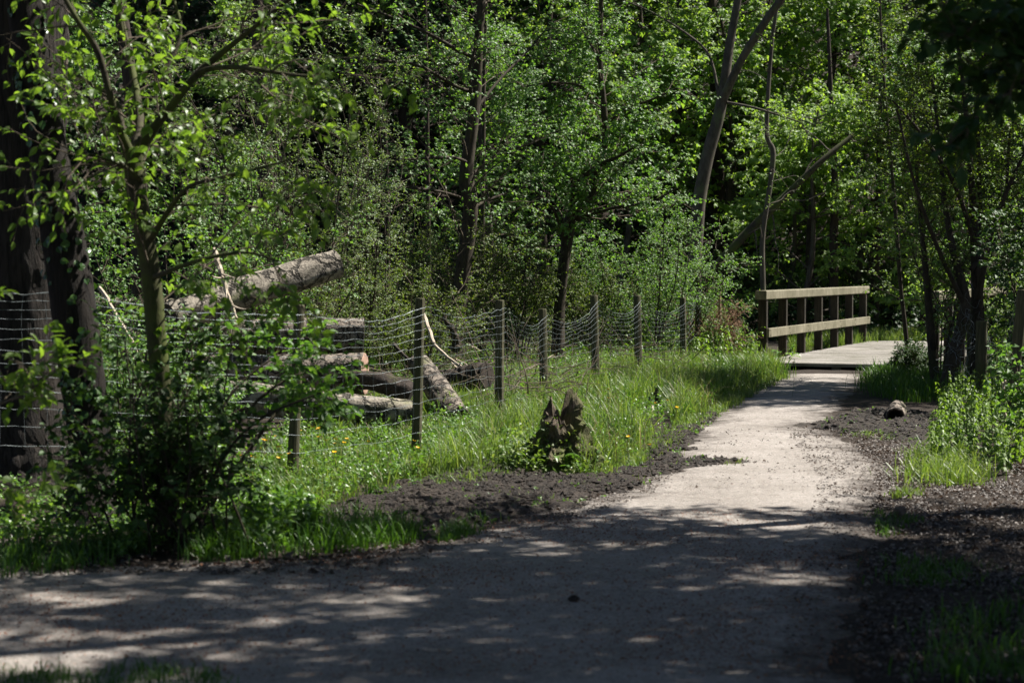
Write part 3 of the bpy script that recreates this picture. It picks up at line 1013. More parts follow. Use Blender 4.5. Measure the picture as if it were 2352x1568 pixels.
for x, y, top, r, lx, ly, m_ in POSTS:
    part("post", post_geo(x, y, top, r, lx, ly).mesh("fence_post", FO, False), m_, fence)
SP = np.cumsum([0, .055, .06, .065, .07, .075, .08, .085, .09, .1, .11, .12, .13])


def netting(p0, p1, top0, top1, sag, rng, n=13, wires=SP, wr=.0010, stay=.15):
    g = Geo()
    k = 26
    A, B = np.array(p0, float), np.array(p1, float)
    span = np.linalg.norm(B - A)
    t = np.linspace(0, 1, k)
    nrm = np.array([(B - A)[1], -(B - A)[0]]) / span
    if nrm[1] > 0:
        nrm = -nrm
    sw = rng.uniform(-.05, .05)
    s_prof = 4 * t * (1 - t)
    rows = []
    for i, dz in enumerate(wires):
        f = max(0, 1 - i / 7.0)
        z = top0 * (1 - t) + top1 * t - dz - sag * s_prof * (f + .12) + .003 * np.sin(t * 37 + i * 2.1) + rng.normal(0, .002, k)
        off = .012 + .03 * sw * s_prof + rng.normal(0, .004, k) + .02 * np.sin(t * 5 + i * .4) * s_prof
        xy = A[None] * (1 - t)[:, None] + B[None] * t[:, None] + nrm[None] * (off + .05)[:, None]
        z = np.maximum(z, .03) + height(xy[:, 0], xy[:, 1])
        rows.append(np.column_stack([xy, z]))
    rows = np.array(rows)
    g.add(*tubes(rows, np.full(rows.shape[:2], wr), 4))
    tw = rows[:1].copy()
    tw[..., 2] += .008 * np.sin(t * 60)[None]
    g.add(*tubes(tw, np.full((1, k), wr), 4))
    m = int(span / stay)
    f = (np.arange(m) + .5) / m * (k - 1)
    i0 = f.astype(int)
    w_ = (f - i0)[None, :, None]
    S = (rows[:, i0] * (1 - w_) + rows[:, i0 + 1] * w_).transpose(1, 0, 2)
    S = S + rng.normal(0, .006, S.shape) * np.array([1, 0, 0])
    g.add(*tubes(S, np.full(S.shape[:2], wr * .62), 3))
    return g


SAG = [.04, .05, .07, .09, .13, .16, .15, .16, .12, .06]
for i in range(len(POSTS) - 2):
    a_, b_ = POSTS[i], POSTS[i + 1]
    t0 = a_[2] - .07 if i else 1.55
    t1 = b_[2] - .07
    pa = (a_[0] + a_[4], a_[1])
    pb = (b_[0] + b_[4], b_[1])
    part("wire_netting", netting(pa, pb, t0, t1, SAG[i], np.random.default_rng(100 + i)).mesh("wire_netting", FO), WIRE, fence)


# right-hand fence: three posts and torn netting
def P_at(px, d):
    v = at(px, 616, d)
    return v[0], v[1]


RF = [(*P_at(2322, 20.0), 1.36, .062), (*P_at(2256, 23.5), .98, .07), (*P_at(2234, 25.5), 1.02, .07), (*P_at(2330, 16.6), 1.0, .03)]
rfence = thing("wire_fence", "broken stock fence of dark posts with torn tangled netting above the nettles", "fence", (RF[0][0], RF[0][1], 0))
RO = np.array(rfence.location)
for x, y, top, r in RF[:3]:
    part("post", post_geo(x, y, top, r, .13 if y < 21 else 0, 0).mesh("fence_post", RO), POST, rfence)
part("wire_netting", netting(RF[0][:2], RF[1][:2], 1.3, .85, .25, np.random.default_rng(5)).mesh("wire_netting", RO), WIRE, rfence)
g = Geo()
rg = np.random.default_rng(77)
c = np.array([P_at(2225, 24.2)[0], 24.2, .75])
O = c + rg.normal(0, 1, (46, 3)) * np.array([.12, .12, .22])
S = shoots(O, rg.normal(0, 1, (46, 3)) + np.array([0, 0, -.5]), rg.uniform(.2, .7, 46), 12, rg, (0, 0, -.6), 1.6)
g.add(*tubes(S, np.full((46, 12), .0018), 4))
part("tangled_wire", g.mesh("tangled_wire", RO), WIRE, rfence)


# ---------------------------------------------------------------- logs, stumps, sticks, stone
def log(name, label, px0, d0, px1, d1, r0, r1, bark, cut, bend=0., seed=0, sides=28, cat="log", hollow=False, branch=None, smoothz=None):
    """log whose axis runs between two seen points; its two sawn ends are parts"""
    rng = np.random.default_rng(seed)
    A, B = at(px0[0], px0[1], d0), at(px1[0], px1[1], d1)
    k = 22
    t = np.linspace(0, 1, k)[:, None]
    P = A * (1 - t) + B * t
    P = P + np.array([0, 0, 1.0]) * bend * (np.sin(t * math.pi)) + rng.normal(0, .004, P.shape)
    rr = (r0 * (1 - t) + r1 * t)[:, 0] * (1 + .03 * np.sin(t[:, 0] * 17 + seed))
    an = np.arange(sides) * 2 * math.pi / sides
    tt = t[:, 0][:, None]
    wob = 1 + .04 * np.sin(3 * an[None] + 4 * tt + seed) + .03 * np.sin(7 * an[None] - 9 * tt) + .02 * np.sin(13 * an[None] + 23 * tt) + rng.normal(0, .010, (k, sides))
    wob[-1] = wob[-2]
    wob[0] = wob[1]
    loc = A
    root = thing(name, label, cat, loc)
    V, Q, _ = tubes(P[None], rr[None], sides, False, wob[None, :, :, None])
    part("bark", Geo().add(V, Q).mesh("log_bark", loc, True), bark, root)
    for row, sgn in ((0, -1), (k - 1, 1)):
        ring = V.reshape(k, sides, 3)[row]
        c = ring.mean(0)
        ax = unit(P[row] - P[row - sgn]) * 1.0
        inn = [ring, c + (ring - c) * .93 + ax * .004, c + (ring - c) * .55 + ax * .004]
        if hollow and sgn == hollow:
            inn = [ring, c + (ring - c) * .86 + ax * .004, c + (ring - c) * .72 - ax * .02, c + (ring - c) * .62 - ax * .16]
        W = np.concatenate(inn + [(c + ax * (.005 if not (hollow and sgn == hollow) else -.2))[None]])
        QQ, TT = [], []
        L = len(inn)
        for j in range(L - 1):
            for i in range(sides):
                QQ.append((j * sides + i, j * sides + (i + 1) % sides, (j + 1) * sides + (i + 1) % sides, (j + 1) * sides + i))
        for i in range(sides):
            TT.append(((L - 1) * sides + i, (L - 1) * sides + (i + 1) % sides, L * sides))
        part("cut_end", Geo().add(W, QQ, TT).mesh("cut_end", loc), cut, root)
    return root


log("felled_log", "thick pale log tilted up over the log pile with its sawn end raised", (395, 735), 18.8, (775, 605), 19.6, .17, .145, LOG_BARK, CUT_DARK, .02, 1)
log("felled_log", "grey log lying level along the back of the log pile under the tilted one", (300, 790), 20.1, (834, 772), 20.3, .18, .185, LOG_BARK2, CUT_DARK, .03, 2)
log("felled_log", "log with a pinkish freshly sawn end facing the fence", (330, 868), 19.4, (838, 856), 19.3, .20, .20, LOG_BARK2, CUT, .0, 3)
log("felled_log", "long whitish log lying lowest on the grass in front of the pile", (430, 912), 18.7, (955, 955), 18.5, .18, .135, LOG_BARK, CUT_DARK, .03, 4)
log("felled_log", "dark rotten log slanting out under the pinkish sawn end", (800, 872), 19.1, (945, 905), 19.0, .085, .11, LOG_DARK, CUT_DARK, .05, 5)
log("felled_log", "pale log stub leaning down into grass behind the second bare fence post", (960, 835), 20.3, (1050, 965), 19.4, .115, .145, LOG_BARK2, CUT_DARK, .02, 6)
log("felled_log", "short broken dark log beyond the pale stub", (1030, 880), 21.2, (1120, 862), 21.0, .13, .14, LOG_DARK, CUT_DARK, .02, 7)
log("felled_log", "log with brown end half hidden in leaves below the broad furrowed trunk", (-140, 1150), 12.6, (45, 1178), 12.3, .075, .08, LOG_DARK, CUT, .0, 8)
log("felled_log", "log buried at the left of the pile behind the thin forked tree", (220, 715), 20.5, (520, 722), 19.9, .15, .15, LOG_BARK2, CUT_DARK, .0, 12)
log("log_piece", "short sawn log piece with hollow end lying in mud right of the path", (2062, 938), 20.9, (2055, 957), 20.3, .095, .095, LOG_BARK2, CUT_DARK, .0, 9, 22, "log", 1)
log("branch_stub", "dark charred branch lying in the mud beside the hollow log piece", (2105, 972), 20.3, (2172, 950), 20.7, .035, .05, LOG_DARK, CUT_DARK, .0, 10, 12, "branch")
log("branch_stub", "small dark stick of wood at the path edge before the hollow log piece", (1965, 942), 21.7, (1998, 953), 21.3, .035, .035, LOG_DARK, CUT_DARK, .0, 11, 12, "branch")


def stump(name, label, px, py, h, r, seed, spikes, mat, loc=None):
    rng = np.random.default_rng(seed)
    o = gp(px, py)
    o[2] = height(o[0], o[1])
    k, sides = 24, 48
    g = Geo()
    a = np.arange(sides) * 2 * math.pi / sides
    zt = np.linspace(-.06, 1, k)
    rim = np.zeros(sides)
    for (ang, hh, wd) in spikes:
        d = np.abs((a - ang + math.pi) % (2 * math.pi) - math.pi)
        rim = np.maximum(rim, hh * np.exp(-(d / wd) ** 2))
    rim = .62 + .38 * np.maximum(rim, .1) + np.convolve(np.tile(rng.normal(0, .12, sides), 3), np.ones(3) / 3, 'same')[sides:2 * sides] if r > .2 else np.maximum(rim, .28) + rng.normal(0, .05, sides)
    V = np.zeros((k, sides, 3))
    for i in range(k):
        z = zt[i] * rim * h
        fl = r * (1.0 - .52 * np.clip(zt[i], 0, 1) ** .9 + .5 * np.exp(-np.clip(zt[i], 0, 1) * 7))
        w = 1 + .16 * np.sin(5 * a + seed + zt[i]) + .10 * np.sin(9 * a - zt[i] * 6) + rng.normal(0, .03, sides)
        V[i] = np.column_stack([np.cos(a) * fl * w + .10 * h * zt[i], np.sin(a) * fl * w, z])
    lump = vnoise(np.repeat(a[None] * 1.3, k, 0) * 2, zt[:, None] * 6 + 0 * a[None], .9) + .6 * vnoise(np.repeat(a[None], k, 0) * 5, zt[:, None] * 14 + 0 * a[None], .9)
    lump = (lump - .8) * .5
    lump[:, -1] = lump[:, 0]
    V[..., :2] *= (1 + lump * np.clip(zt * 3, .3, 1)[:, None])[..., None]
    # hollow inside
    inner = [V[-1] * np.array([.8, .8, .97]), V[-1] * np.array([.45, .45, .75])]
    V = np.concatenate([V, np.array(inner)])
    K = len(V)
    idx = np.arange(K * sides).reshape(K, sides)
    Q = np.stack([idx[:-1], np.roll(idx, -1, 1)[:-1], np.roll(idx, -1, 1)[1:], idx[1:]], -1).reshape(-1, 4)
    W = np.vstack([V.reshape(-1, 3), [[0, 0, .4 * h]]])
    T = [(K * sides - sides + i, K * sides - sides + (i + 1) % sides, K * sides) for i in range(sides)]
    root = thing(name, label, "stump", o)
    part("stump_wood", make_mesh("stump_wood", W, Q, T, False), mat, root)
    return root, o, V


st, so, sv = stump("tree_stump", "jagged rotten stump overgrown with grass and moss at the muddy path edge", 1275, 1090, .64, .27, 3,
                   [(1.0, .8, .9), (.75, 1.2, .4), (2.4, .75, .6), (4.3, .3, .9), (5.7, .35, .5)], STUMP)
g = Geo()
sp_ = so[:2] + np.array([.1, -.05])
rg = np.random.default_rng(12)
g.add(*grass(sp_ + rg.normal(0, 1, (520, 2)) * np.array([.12, .13]), rg, .15, .50, .007, .8))
g.add(*grass(so[:2] + np.array([-.22, .05]) + rg.normal(0, 1, (420, 2)) * np.array([.12, .14]), rg, .10, .36, .007, .9))
g.add(*herbs(so[:2] + np.array([-.16, -.08]) + rg.normal(0, .13, (130, 2)), rg, .40, .05, 8))
g.add(*herbs(so[:2] + np.array([.16, -.16]) + rg.normal(0, .09, (60, 2)), rg, .16, .045, 8))
mp_ = sv[1:22].reshape(-1, 3)[rg.integers(0, 1008, 900)]
mp_ = mp_[(vnoise(mp_[:, 0] + 3, mp_[:, 2] + mp_[:, 1] + 2, .12) > .45)]
g.add(*leaf_geo(so + mp_ * np.array([1.04, 1.04, 1]), unit(rg.normal(0, 1, mp_.shape) + np.array([0, -.3, .2])), unit(mp_ * np.array([1, 1, .3]) + rg.normal(0, .3, mp_.shape)), rg.uniform(.015, .04, len(mp_)), rg.uniform(.010, .02, len(mp_))))
scatter_stuff("stump_grass", np.concatenate(g.V), np.concatenate(g.Q), np.concatenate(g.T), GRASS, "grass growing up the sides of the jagged stump")
stump("tree_stump", "small black charred stump standing in grass left of the far path", 1496, 945, .28, .09, 8, [(0.3, 1.0, .8), (3.6, .62, .8)], LOG_DARK)


def stick(name, label, pts, r, mat, side_twigs=0, seed=0, cat="branch", group=None):
    """pts: (px, py, depth) along the stick"""
    rng = np.random.default_rng(seed)
    P = spline(np.array([at(*q) for q in pts]), 16)
    P = P + rng.normal(0, r * .25, P.shape)
    g = Geo().add(*tubes(P[None], np.linspace(r, r * .45, 16)[None], 7, True))
    loc = P[0]
    root = thing(name, label, cat, loc, group)
    part("limb", g.mesh("limb", loc), mat, root)
    if side_twigs:
        O, tan, t = sample_on(P[None], rng, side_twigs, .3, 1)
        D = perp_dirs(tan[0], rng, .8, .7)
        S = shoots(O[0], D, rng.uniform(.1, .35, side_twigs), 6, rng, (0, 0, .1), .5)
        part("twigs", Geo().add(*tubes(S, np.linspace(r * .4, r * .15, 6)[None] * np.ones((side_twigs, 1)), 4)).mesh("twigs", loc), mat, root)
    return root


stick("fallen_branch", "forked pale fallen branch lying beside the small black stump", [(1425, 980, 20.5), (1470, 962, 20.9), (1495, 942, 21.2), (1500, 930, 21.4)], .022, STICK, 6, 1)
stick("fallen_branch", "thick pale root end in grass left of the jagged stump", [(1085, 1030, 16.6), (1110, 1040, 16.4), (1140, 1055, 16.1)], .035, STICK, 0, 2)
stick("fallen_branch", "thin bleached stick lying on mud in front of the jagged stump", [(1285, 1112, 14.6), (1320, 1108, 14.65), (1352, 1104, 14.7)], .009, STICK, 0, 3)
stick("fallen_branch", "bleached branch crossing the brash heap from lower left to upper right", [(995, 852, 21.6), (1040, 825, 21.4), (1085, 795, 21.2)], .014, STICK, 3, 4)
stick("fallen_branch", "long grey branch sloping down across the brash heap", [(972, 720, 22), (1000, 790, 21.5), (1050, 835, 21.2), (1100, 860, 21)], .024, STICK, 6, 5)
stick("fallen_branch", "bleached stick propped against the third bare fence post", [(1165, 865, 22.5), (1230, 840, 22.6), (1270, 815, 22.8)], .010, STICK, 2, 6)
stick("fallen_branch", "dark bent branch over the brash heap", [(905, 790, 21.6), (945, 830, 21.2), (1000, 850, 21.3), (1070, 845, 21.6)], .022, LOG_DARK, 5, 7)
stick("fallen_branch", "broken stub with a pale tip rising behind the brash heap", [(1050, 800, 23.2), (1042, 765, 23.1), (1022, 728, 23)], .055, BARK_MID, 0, 8)
stick("fallen_branch", "bare grey branch slanting down onto the tilted log", [(490, 570, 18.3), (515, 650, 18.1), (545, 735, 18.0)], .030, STICK, 8, 9)
stick("fallen_branch", "thin bleached sapling leaning on the left of the log pile", [(230, 660, 18.3), (290, 760, 17.8), (350, 880, 17.4)], .020, STICK, 3, 10)
stick("fallen_branch", "slender stick lying on the shaded near path", [(1350, 1303, 10.5), (1420, 1304, 10.5), (1450, 1300, 10.52)], .007, BARK_MID, 0, 11)
stick("fallen_branch", "little crooked twig sticking out of the path edge mud", [(1475, 1072, 15.7), (1490, 1066, 15.75), (1497, 1058, 15.8)], .012, LOG_DARK, 0, 12)
stick("fallen_branch", "upright crooked dead stick among the nettles", [(2308, 975, 18.6), (2303, 930, 18.6), (2304, 885, 18.6), (2312, 872, 18.6)], .026, STICK, 0, 13)
stick("fallen_branch", "thin bare branch beside the hollow log piece in the mud", [(2120, 968, 20.35), (2165, 972, 20.2)], .012, STICK, 0, 14)

# heap of thin brash behind the fence (uncountable)
g = Geo()
rg = np.random.default_rng(31)
O = np.column_stack([rg.uniform(-1.6, .8, 240), rg.uniform(19.8, 24, 240), rg.uniform(.02, .5, 240)])
S = shoots(O, rg.normal(0, 1, (240, 3)) * np.array([1, 1, .5]) + np.array([0, 0, .25]), rg.uniform(.3, 1.1, 240), 7, rg, (0, 0, -.1), .35)
g.add(*tubes(S, np.linspace(.0045, .002, 7)[None] * rg.uniform(.5, 1.7, (240, 1)), 4))
O = np.column_stack([rg.uniform(-.6, 2.6, 170), rg.uniform(25, 33, 170), rg.uniform(.05, .5, 170)])
S = shoots(O, rg.normal(0, 1, (170, 3)) * np.array([1, 1, .5]) + np.array([0, 0, .25]), rg.uniform(.3, 1.2, 170), 7, rg, (0, 0, -.1), .35)
g.add(*tubes(S, np.linspace(.0045, .002, 7)[None] * rg.uniform(.5, 1.4, (170, 1)), 4))
scatter_stuff("brash_heap", np.concatenate(g.V), np.concatenate(g.Q), None, BARK_TWIG, "loose dry twigs heaped behind the wire netting")


def rock(name, label, px, py, sx, sy, sz, seed, mat, cat="stone"):
    rng = np.random.default_rng(seed)
    nU, nV = 18, 11
    th = np.linspace(0, math.pi, nV)
    ph = np.arange(nU) * 2 * math.pi / nU
    V = np.stack([np.outer(np.sin(th), np.cos(ph)), np.outer(np.sin(th), np.sin(ph)), np.repeat(np.cos(th)[:, None], nU, 1)], -1)
    dirs = unit(rng.normal(0, 1, (9, 3)))
    cut = rng.uniform(.62, .9, 9)
    W = V.copy()
    for d, c in zip(dirs, cut):
        dd = (W @ d)
        W = W - np.clip(dd - c, 0, None)[..., None] * d
    W *= 1 + rng.normal(0, .02, W.shape[:2] + (1,))
    W[..., 2] += .45
    W *= np.array([sx, sy, sz])
    idx = np.arange(nU * nV).reshape(nV, nU)
    Q = np.stack([idx[:-1], idx[1:], np.roll(idx, -1, 1)[1:], np.roll(idx, -1, 1)[:-1]], -1).reshape(-1, 4)
    o = gp(px, py)
    o[2] = max(float(height(o[0], o[1])), float(path_z(o[0], o[1])))
    ob = part(name, make_mesh(name, W.reshape(-1, 3), Q, None, False), mat)
    ob.location = o
    return tag(ob, label, cat)


rock("stone", "brown wedge shaped stone standing at the right edge of the path", 2068, 1187, .048, .04, .055, 3, ROCK)
rock("stone", "small dark clod lying alone on the shaded near path", 1318, 1391, .03, .025, .022, 5, MUD, "clod")
rock("stone", "pale flat stone in the mud at the grass edge left of the far path", 1545, 1000, .07, .045, .03, 7, STICK)

# ---------------------------------------------------------------- buttercups
bc_px = [(575, 1028), (590, 1010), (612, 1030), (600, 1042), (622, 1012), (640, 1003), (655, 1024), (690, 985), (702, 990), (712, 982), (722, 984), (735, 987), (700, 1000), (745, 1004), (757, 1012), (765, 1010), (770, 1020), (792, 1008), (785, 1016), (770, 1035), (685, 1040), (660, 1045),
         (850, 1015), (935, 1012), (943, 1027), (1395, 895), (1412, 893), (1512, 926), (1535, 930), (1520, 918), (1448, 998), (1500, 1022), (1393, 915), (620, 1050), (560, 1046), (580, 1052), (1675, 830), (1820, 833)]
bc0 = None
rg = np.random.default_rng(9)
for i, (px, py) in enumerate(bc_px):
    d = 7200.0 / (py + 80 - HORIZ)
    w = at(px, py, d)
    gz = float(height(w[0], w[1]))
    hgt = max(w[2] - gz, .06)
    lab = "yellow buttercup open above the sunlit grass near the fence"
    if bc0 is None:
        bc0 = thing("buttercup", lab, "flower", (0, 0, 0), "buttercups in the verge grass")
        S = spline(np.array([(0, 0, 0), (.01, .0, .1), (.0, .01, .2)]), 5)
        part("stem", Geo().add(*tubes(S[None], np.full((1, 5), .0016), 4)).mesh("buttercup_stem"), STEM, bc0)
        n = 5
        aa = np.arange(n) * 2 * math.pi / n
        D = np.column_stack([np.cos(aa), np.sin(aa), np.full(n, .45)])
        N = np.column_stack([-np.cos(aa) * .5, -np.sin(aa) * .5, np.ones(n)])
        P = np.repeat(np.array([[0, .01, .2]]), n, 0)
        V, Q, T = big_leaf_geo(P, D, N, np.full(n, .016), np.full(n, .016), -.1)
        part("petals", Geo().add(V, Q, T).mesh("buttercup_petals"), YELLOW, bc0)
        o = bc0
    else:
        o = copy_tree(bc0)
    o.location = (float(w[0]), float(w[1]), gz)
    s = rg.uniform(1.1, 1.5)
    o.scale = (s, s, hgt / .2)
    o.rotation_euler = (rg.normal(0, .12), rg.normal(0, .12) + .1, rg.uniform(0, 6.28))

# broad-leaved dock plants
dock0 = None
for i, (px, py, s, lab) in enumerate([(1270, 1098, 1.0, "broad leaved plant with pale drooping leaves at the foot of the jagged stump"),
                                      (1400, 880, 1.2, "broad leaved dock with shiny pale leaves in the verge beside the fence"),
                                      (1600, 880, 1.15, "broad leaved dock catching the sun at the grass edge near the far path"),
                                      (1800, 838, 1.5, "large leaved dock growing at the foot of the bridge railing"),
                                      (1215, 1045, 1.3, "yellow green leafy dock just behind the jagged stump"),
                                      (1690, 850, 1.3, "dark leaved dock in the verge below the nettles")]):
    o = gp(px, py)
    if dock0 is None:
        rg = np.random.default_rng(4)
        dock0 = thing("dock_plant", lab, "plant", (0, 0, 0))
        n = 9
        a = np.arange(n) * 2.4
        O = np.zeros((n, 3))
        D = np.column_stack([np.cos(a) * .5, np.sin(a) * .5, np.ones(n)])
        S = shoots(O, D, rg.uniform(.06, .2, n), 4, rg, (0, 0, 0), .1)
        part("stems", Geo().add(*tubes(S, np.full((n, 4), .003), 4)).mesh("dock_stems"), STEM, dock0)
        D2 = np.column_stack([np.cos(a), np.sin(a), np.full(n, .15)])
        N2 = np.column_stack([-np.cos(a) * .2, -np.sin(a) * .2, np.ones(n)])
        V, Q, T = big_leaf_geo(S[:, -1], D2, N2, rg.uniform(.10, .15, n), rg.uniform(.045, .065, n), .4)
        part("leaves", Geo().add(V, Q, T).mesh("dock_leaves"), LF_HERB, dock0)
        c = dock0
    else:
        c = copy_tree(dock0)
        c['label'] = lab
    c.location = (float(o[0]), float(o[1]), float(height(o[0], o[1])))
    c.scale = (s, s, s)
    c.rotation_euler = (0, 0, i * 1.3)


# ---------------------------------------------------------------- trees drawn from the photo
def seen_path(pts, k=24):
    """pts: (px, py, depth, width_px) -> world polyline and radii"""
    P = np.array([at(a, b, d) for a, b, d, w in pts])
    r = np.array([w * .5 * d / F_PX for a, b, d, w in pts])
    S = spline(np.column_stack([P, r]), k)
    return S[:, :3], S[:, 3]


def knobby(P, Rr, sides, rng, amp=.05, f=1.0):
    n = len(P)
    a = np.arange(sides) * 2 * math.pi / sides
    t = np.linspace(0, 1, n)[:, None]
    w = 1 + amp * np.sin(2 * a[None] + 5 * f * t) + amp * .7 * np.sin(5 * a[None] - 11 * f * t) + rng.normal(0, amp * .35, (n, sides))
    V, Q, T = tubes(P[None], Rr[None], sides, False, w[None, :, :, None])
    return V, Q


def add_tree(name, label, cat, loc, trunk_geos, bark, wood=None, wood_mat=None, leaf=None, leaf_mat=None, group=None, trunk_name="trunk", limb_geos=None):
    root = thing(name, label, cat, loc, group)
    tg = Geo()
    for gg in trunk_geos:
        tg.add(*gg)
    part(trunk_name, tg.mesh(trunk_name, loc, True), bark, root)
    if limb_geos:
        for gg in limb_geos:
            part("limb", Geo().add(*gg).mesh("limb", loc, True), bark, root)
    if wood is not None:
        part("branches", wood.mesh("branches", loc, False), wood_mat or bark, root)
    if leaf is not None:
        part("crown", leaf.mesh("crown", loc, False), leaf_mat, root)
    return root


def merge(*gs):
    o = Geo()
    for g_ in gs:
        for v in [g_]:
            base = o.n
            for V in v.V:
                o.V.append(V)
                o.n += len(V)
            for Q in v.Q:
                o.Q.append(Q + base)
            for T in v.T:
                o.T.append(T + base)
    return o


# --- ivy-clad leaning trunk close on the left
rg = np.random.default_rng(21)
P, r = seen_path([(214, 1222, 12.0, 150), (212, 1150, 12.05, 118), (204, 1000, 12.1, 100), (188, 850, 12.1, 100), (166, 690, 12.1, 100), (142, 520, 12.1, 98), (116, 380, 12.1, 90), (90, 220, 12.1, 84), (68, 90, 12.1, 80), (45, -60, 12.1, 76), (20, -300, 12.2, 76), (0, -700, 12.4, 50)], 60)
loc = P[0].copy()
up_P = P[44:][None]
w1, l1 = crown(up_P, rg, 26, 2.6, .15, 1.0, .4, 0, .25, (0, 0, .2), .4, 12, .6, per=9, leafL=.085, leafW=.05, r1=.03, r2=.005)
t1 = add_tree("ivy_clad_tree", "dark leaning tree trunk with ivy tufts standing closest to the path", "tree", loc, [knobby(P, r, 26, rg, .035, 3)], BARK_T1, w1, BARK_TWIG, l1, LF_NEAR)
g = Geo()
n = 620
ii = rg.integers(2, 46, n)
keepv = (np.sin(ii * .55) + rg.normal(0, .7, n)) > -.1
ii = ii[keepv]
n = len(ii)
aa = rg.uniform(0, 6.28, n)
nn = np.column_stack([np.cos(aa), np.sin(aa) - .35, np.full(n, .25)])
nn = unit(nn)
pp = P[ii] + nn * (r[ii] * rg.uniform(.98, 1.25, n))[:, None] + np.column_stack([np.zeros((n, 2)), rg.normal(0, .05, n)])
dd = unit(np.cross(nn, rg.normal(0, 1, (n, 3))) + np.array([0, 0, -.7]) + nn * .35)
g.add(*big_leaf_geo(pp, dd, nn, rg.uniform(.03, .065, n), rg.uniform(.03, .055, n), .15))
part("ivy", g.mesh("ivy", loc), LF_IVY, t1)

# --- big furrowed trunk behind the netting
rg = np.random.default_rng(22)
P, r = seen_path([(52, 1130, 14.6, 330), (55, 1060, 14.6, 245), (52, 900, 14.6, 200), (50, 700, 14.6, 190), (48, 500, 14.6, 195), (50, 250, 14.6, 205), (52, 0, 14.6, 208), (50, -300, 14.6, 190), (60, -900, 14.6, 130), (70, -1400, 14.6, 60)], 80)
loc = P[0].copy()
n, sides = len(P), 60
a = np.arange(sides) * 2 * math.pi / sides
t = np.linspace(0, 1, n)[:, None]
fur = np.abs(np.sin(9.0 * a[None] + 2.2 * np.sin(t * 40) + rg.normal(0, .5, sides)[None] + rg.normal(0, .25, (n, sides))))
w = 1 + .03 * np.sin(3 * a[None] + 4 * t) + .085 * fur - .05 + rg.normal(0, .012, (n, sides))
V, Q, _ = tubes(P[None], r[None] * .96, sides, False, w[None, :, :, None])
w1, l1 = crown(P[56:][None], rg, 34, 3.4, .0, 1.0, .3, 0, .2, (0, 0, .25), .4, 14, .7, per=9, leafL=.09, leafW=.055, r1=.04, r2=.005)
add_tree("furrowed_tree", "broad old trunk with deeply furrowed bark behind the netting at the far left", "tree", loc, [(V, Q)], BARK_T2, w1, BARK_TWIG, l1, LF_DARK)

# --- thin forked tree with glowing leaves, left
rg = np.random.default_rng(23)
main, mr = seen_path([(395, 1275, 11.2, 62), (385, 1150, 11.3, 52), (375, 950, 11.4, 46), (358, 760, 11.4, 44), (345, 620, 11.4, 44), (325, 500, 11.4, 44), (308, 400, 11.4, 46), (305, 345, 11.4, 48)], 36)
limbs = [
    [(300, 360, 11.4, 30), (272, 290, 11.3, 20), (250, 210, 11.2, 17), (225, 120, 11.2, 15), (180, 50, 11.1, 13), (140, -20, 11.1, 11), (90, -120, 11.1, 8)],
    [(300, 355, 11.4, 22), (285, 310, 11.6, 16), (268, 240, 11.7, 14), (240, 205, 11.8, 10)],
    [(312, 360, 11.4, 34), (350, 300, 11.4, 24), (390, 250, 11.4, 20), (440, 185, 11.4, 18), (475, 150, 11.4, 16), (550, 90, 11.3, 12), (650, 10, 11.2, 9), (740, -60, 11.2, 6)],
    [(455, 168, 11.4, 15), (490, 157, 11.3, 13), (560, 156, 11.1, 11), (640, 168, 11.0, 9), (720, 175, 10.9, 7), (800, 160, 10.8, 4)],
    [(310, 350, 11.4, 26), (322, 290, 11.6, 20), (312, 200, 11.9, 17), (290, 100, 12.2, 15), (270, 0, 12.4, 13), (250, -150, 12.6, 10)],
    [(340, 560, 11.4, 14), (420, 440, 11.0, 11), (500, 410, 10.8, 9), (620, 380, 10.6, 6), (690, 360, 10.5, 4)],
    [(330, 420, 11.4, 11), (290, 385, 11.1, 8), (240, 365, 11.0, 5), (190, 350, 10.9, 3)],
    [(375, 170, 11.5, 12), (415, 80, 11.6, 9), (400, 0, 11.7, 7), (380, -80, 11.8, 5)],
    [(345, 640, 11.4, 13), (450, 600, 11.0, 10), (560, 580, 10.8, 7), (640, 600, 10.7, 5)],
]
lg, wl, ll = [], [], []
for L_ in limbs:
    P, r = seen_path(L_, 18)
    lg.append(knobby(P, r, 9, rg, .05, 2))
    w1, l1 = crown(P[None], rg, 10, .75, .15, 1.0, .7, 0, .05, (0, 0, -.05), .3, 4, .32, up2=-.05, trop2=(0, 0, -.35), per=5, leafL=.076, leafW=.040, r1=.007, r2=.0028, big=True, tilt=.55, hang=.35, t2=.3)
    wl.append(w1)
    ll.append(l1)
w1, l1 = crown(main[8:][None], rg, 20, .7, .1, 1.0, .5, 0, .1, (0, 0, .0), .2, 5, .3, trop2=(0, 0, -.3), per=5, leafL=.072, leafW=.040, r1=.007, r2=.0028, big=True, tilt=.55, hang=.35)
wl.append(w1)
ll.append(l1)
add_tree("hazel_tree", "thin mossy tree forking into bent limbs with glowing translucent leaves", "tree", main[0].copy(), [knobby(main, mr, 14, rg, .05, 2)], BARK_MOSS, merge(*wl), BARK_TWIG, merge(*ll), LF_NEAR, limb_geos=lg)

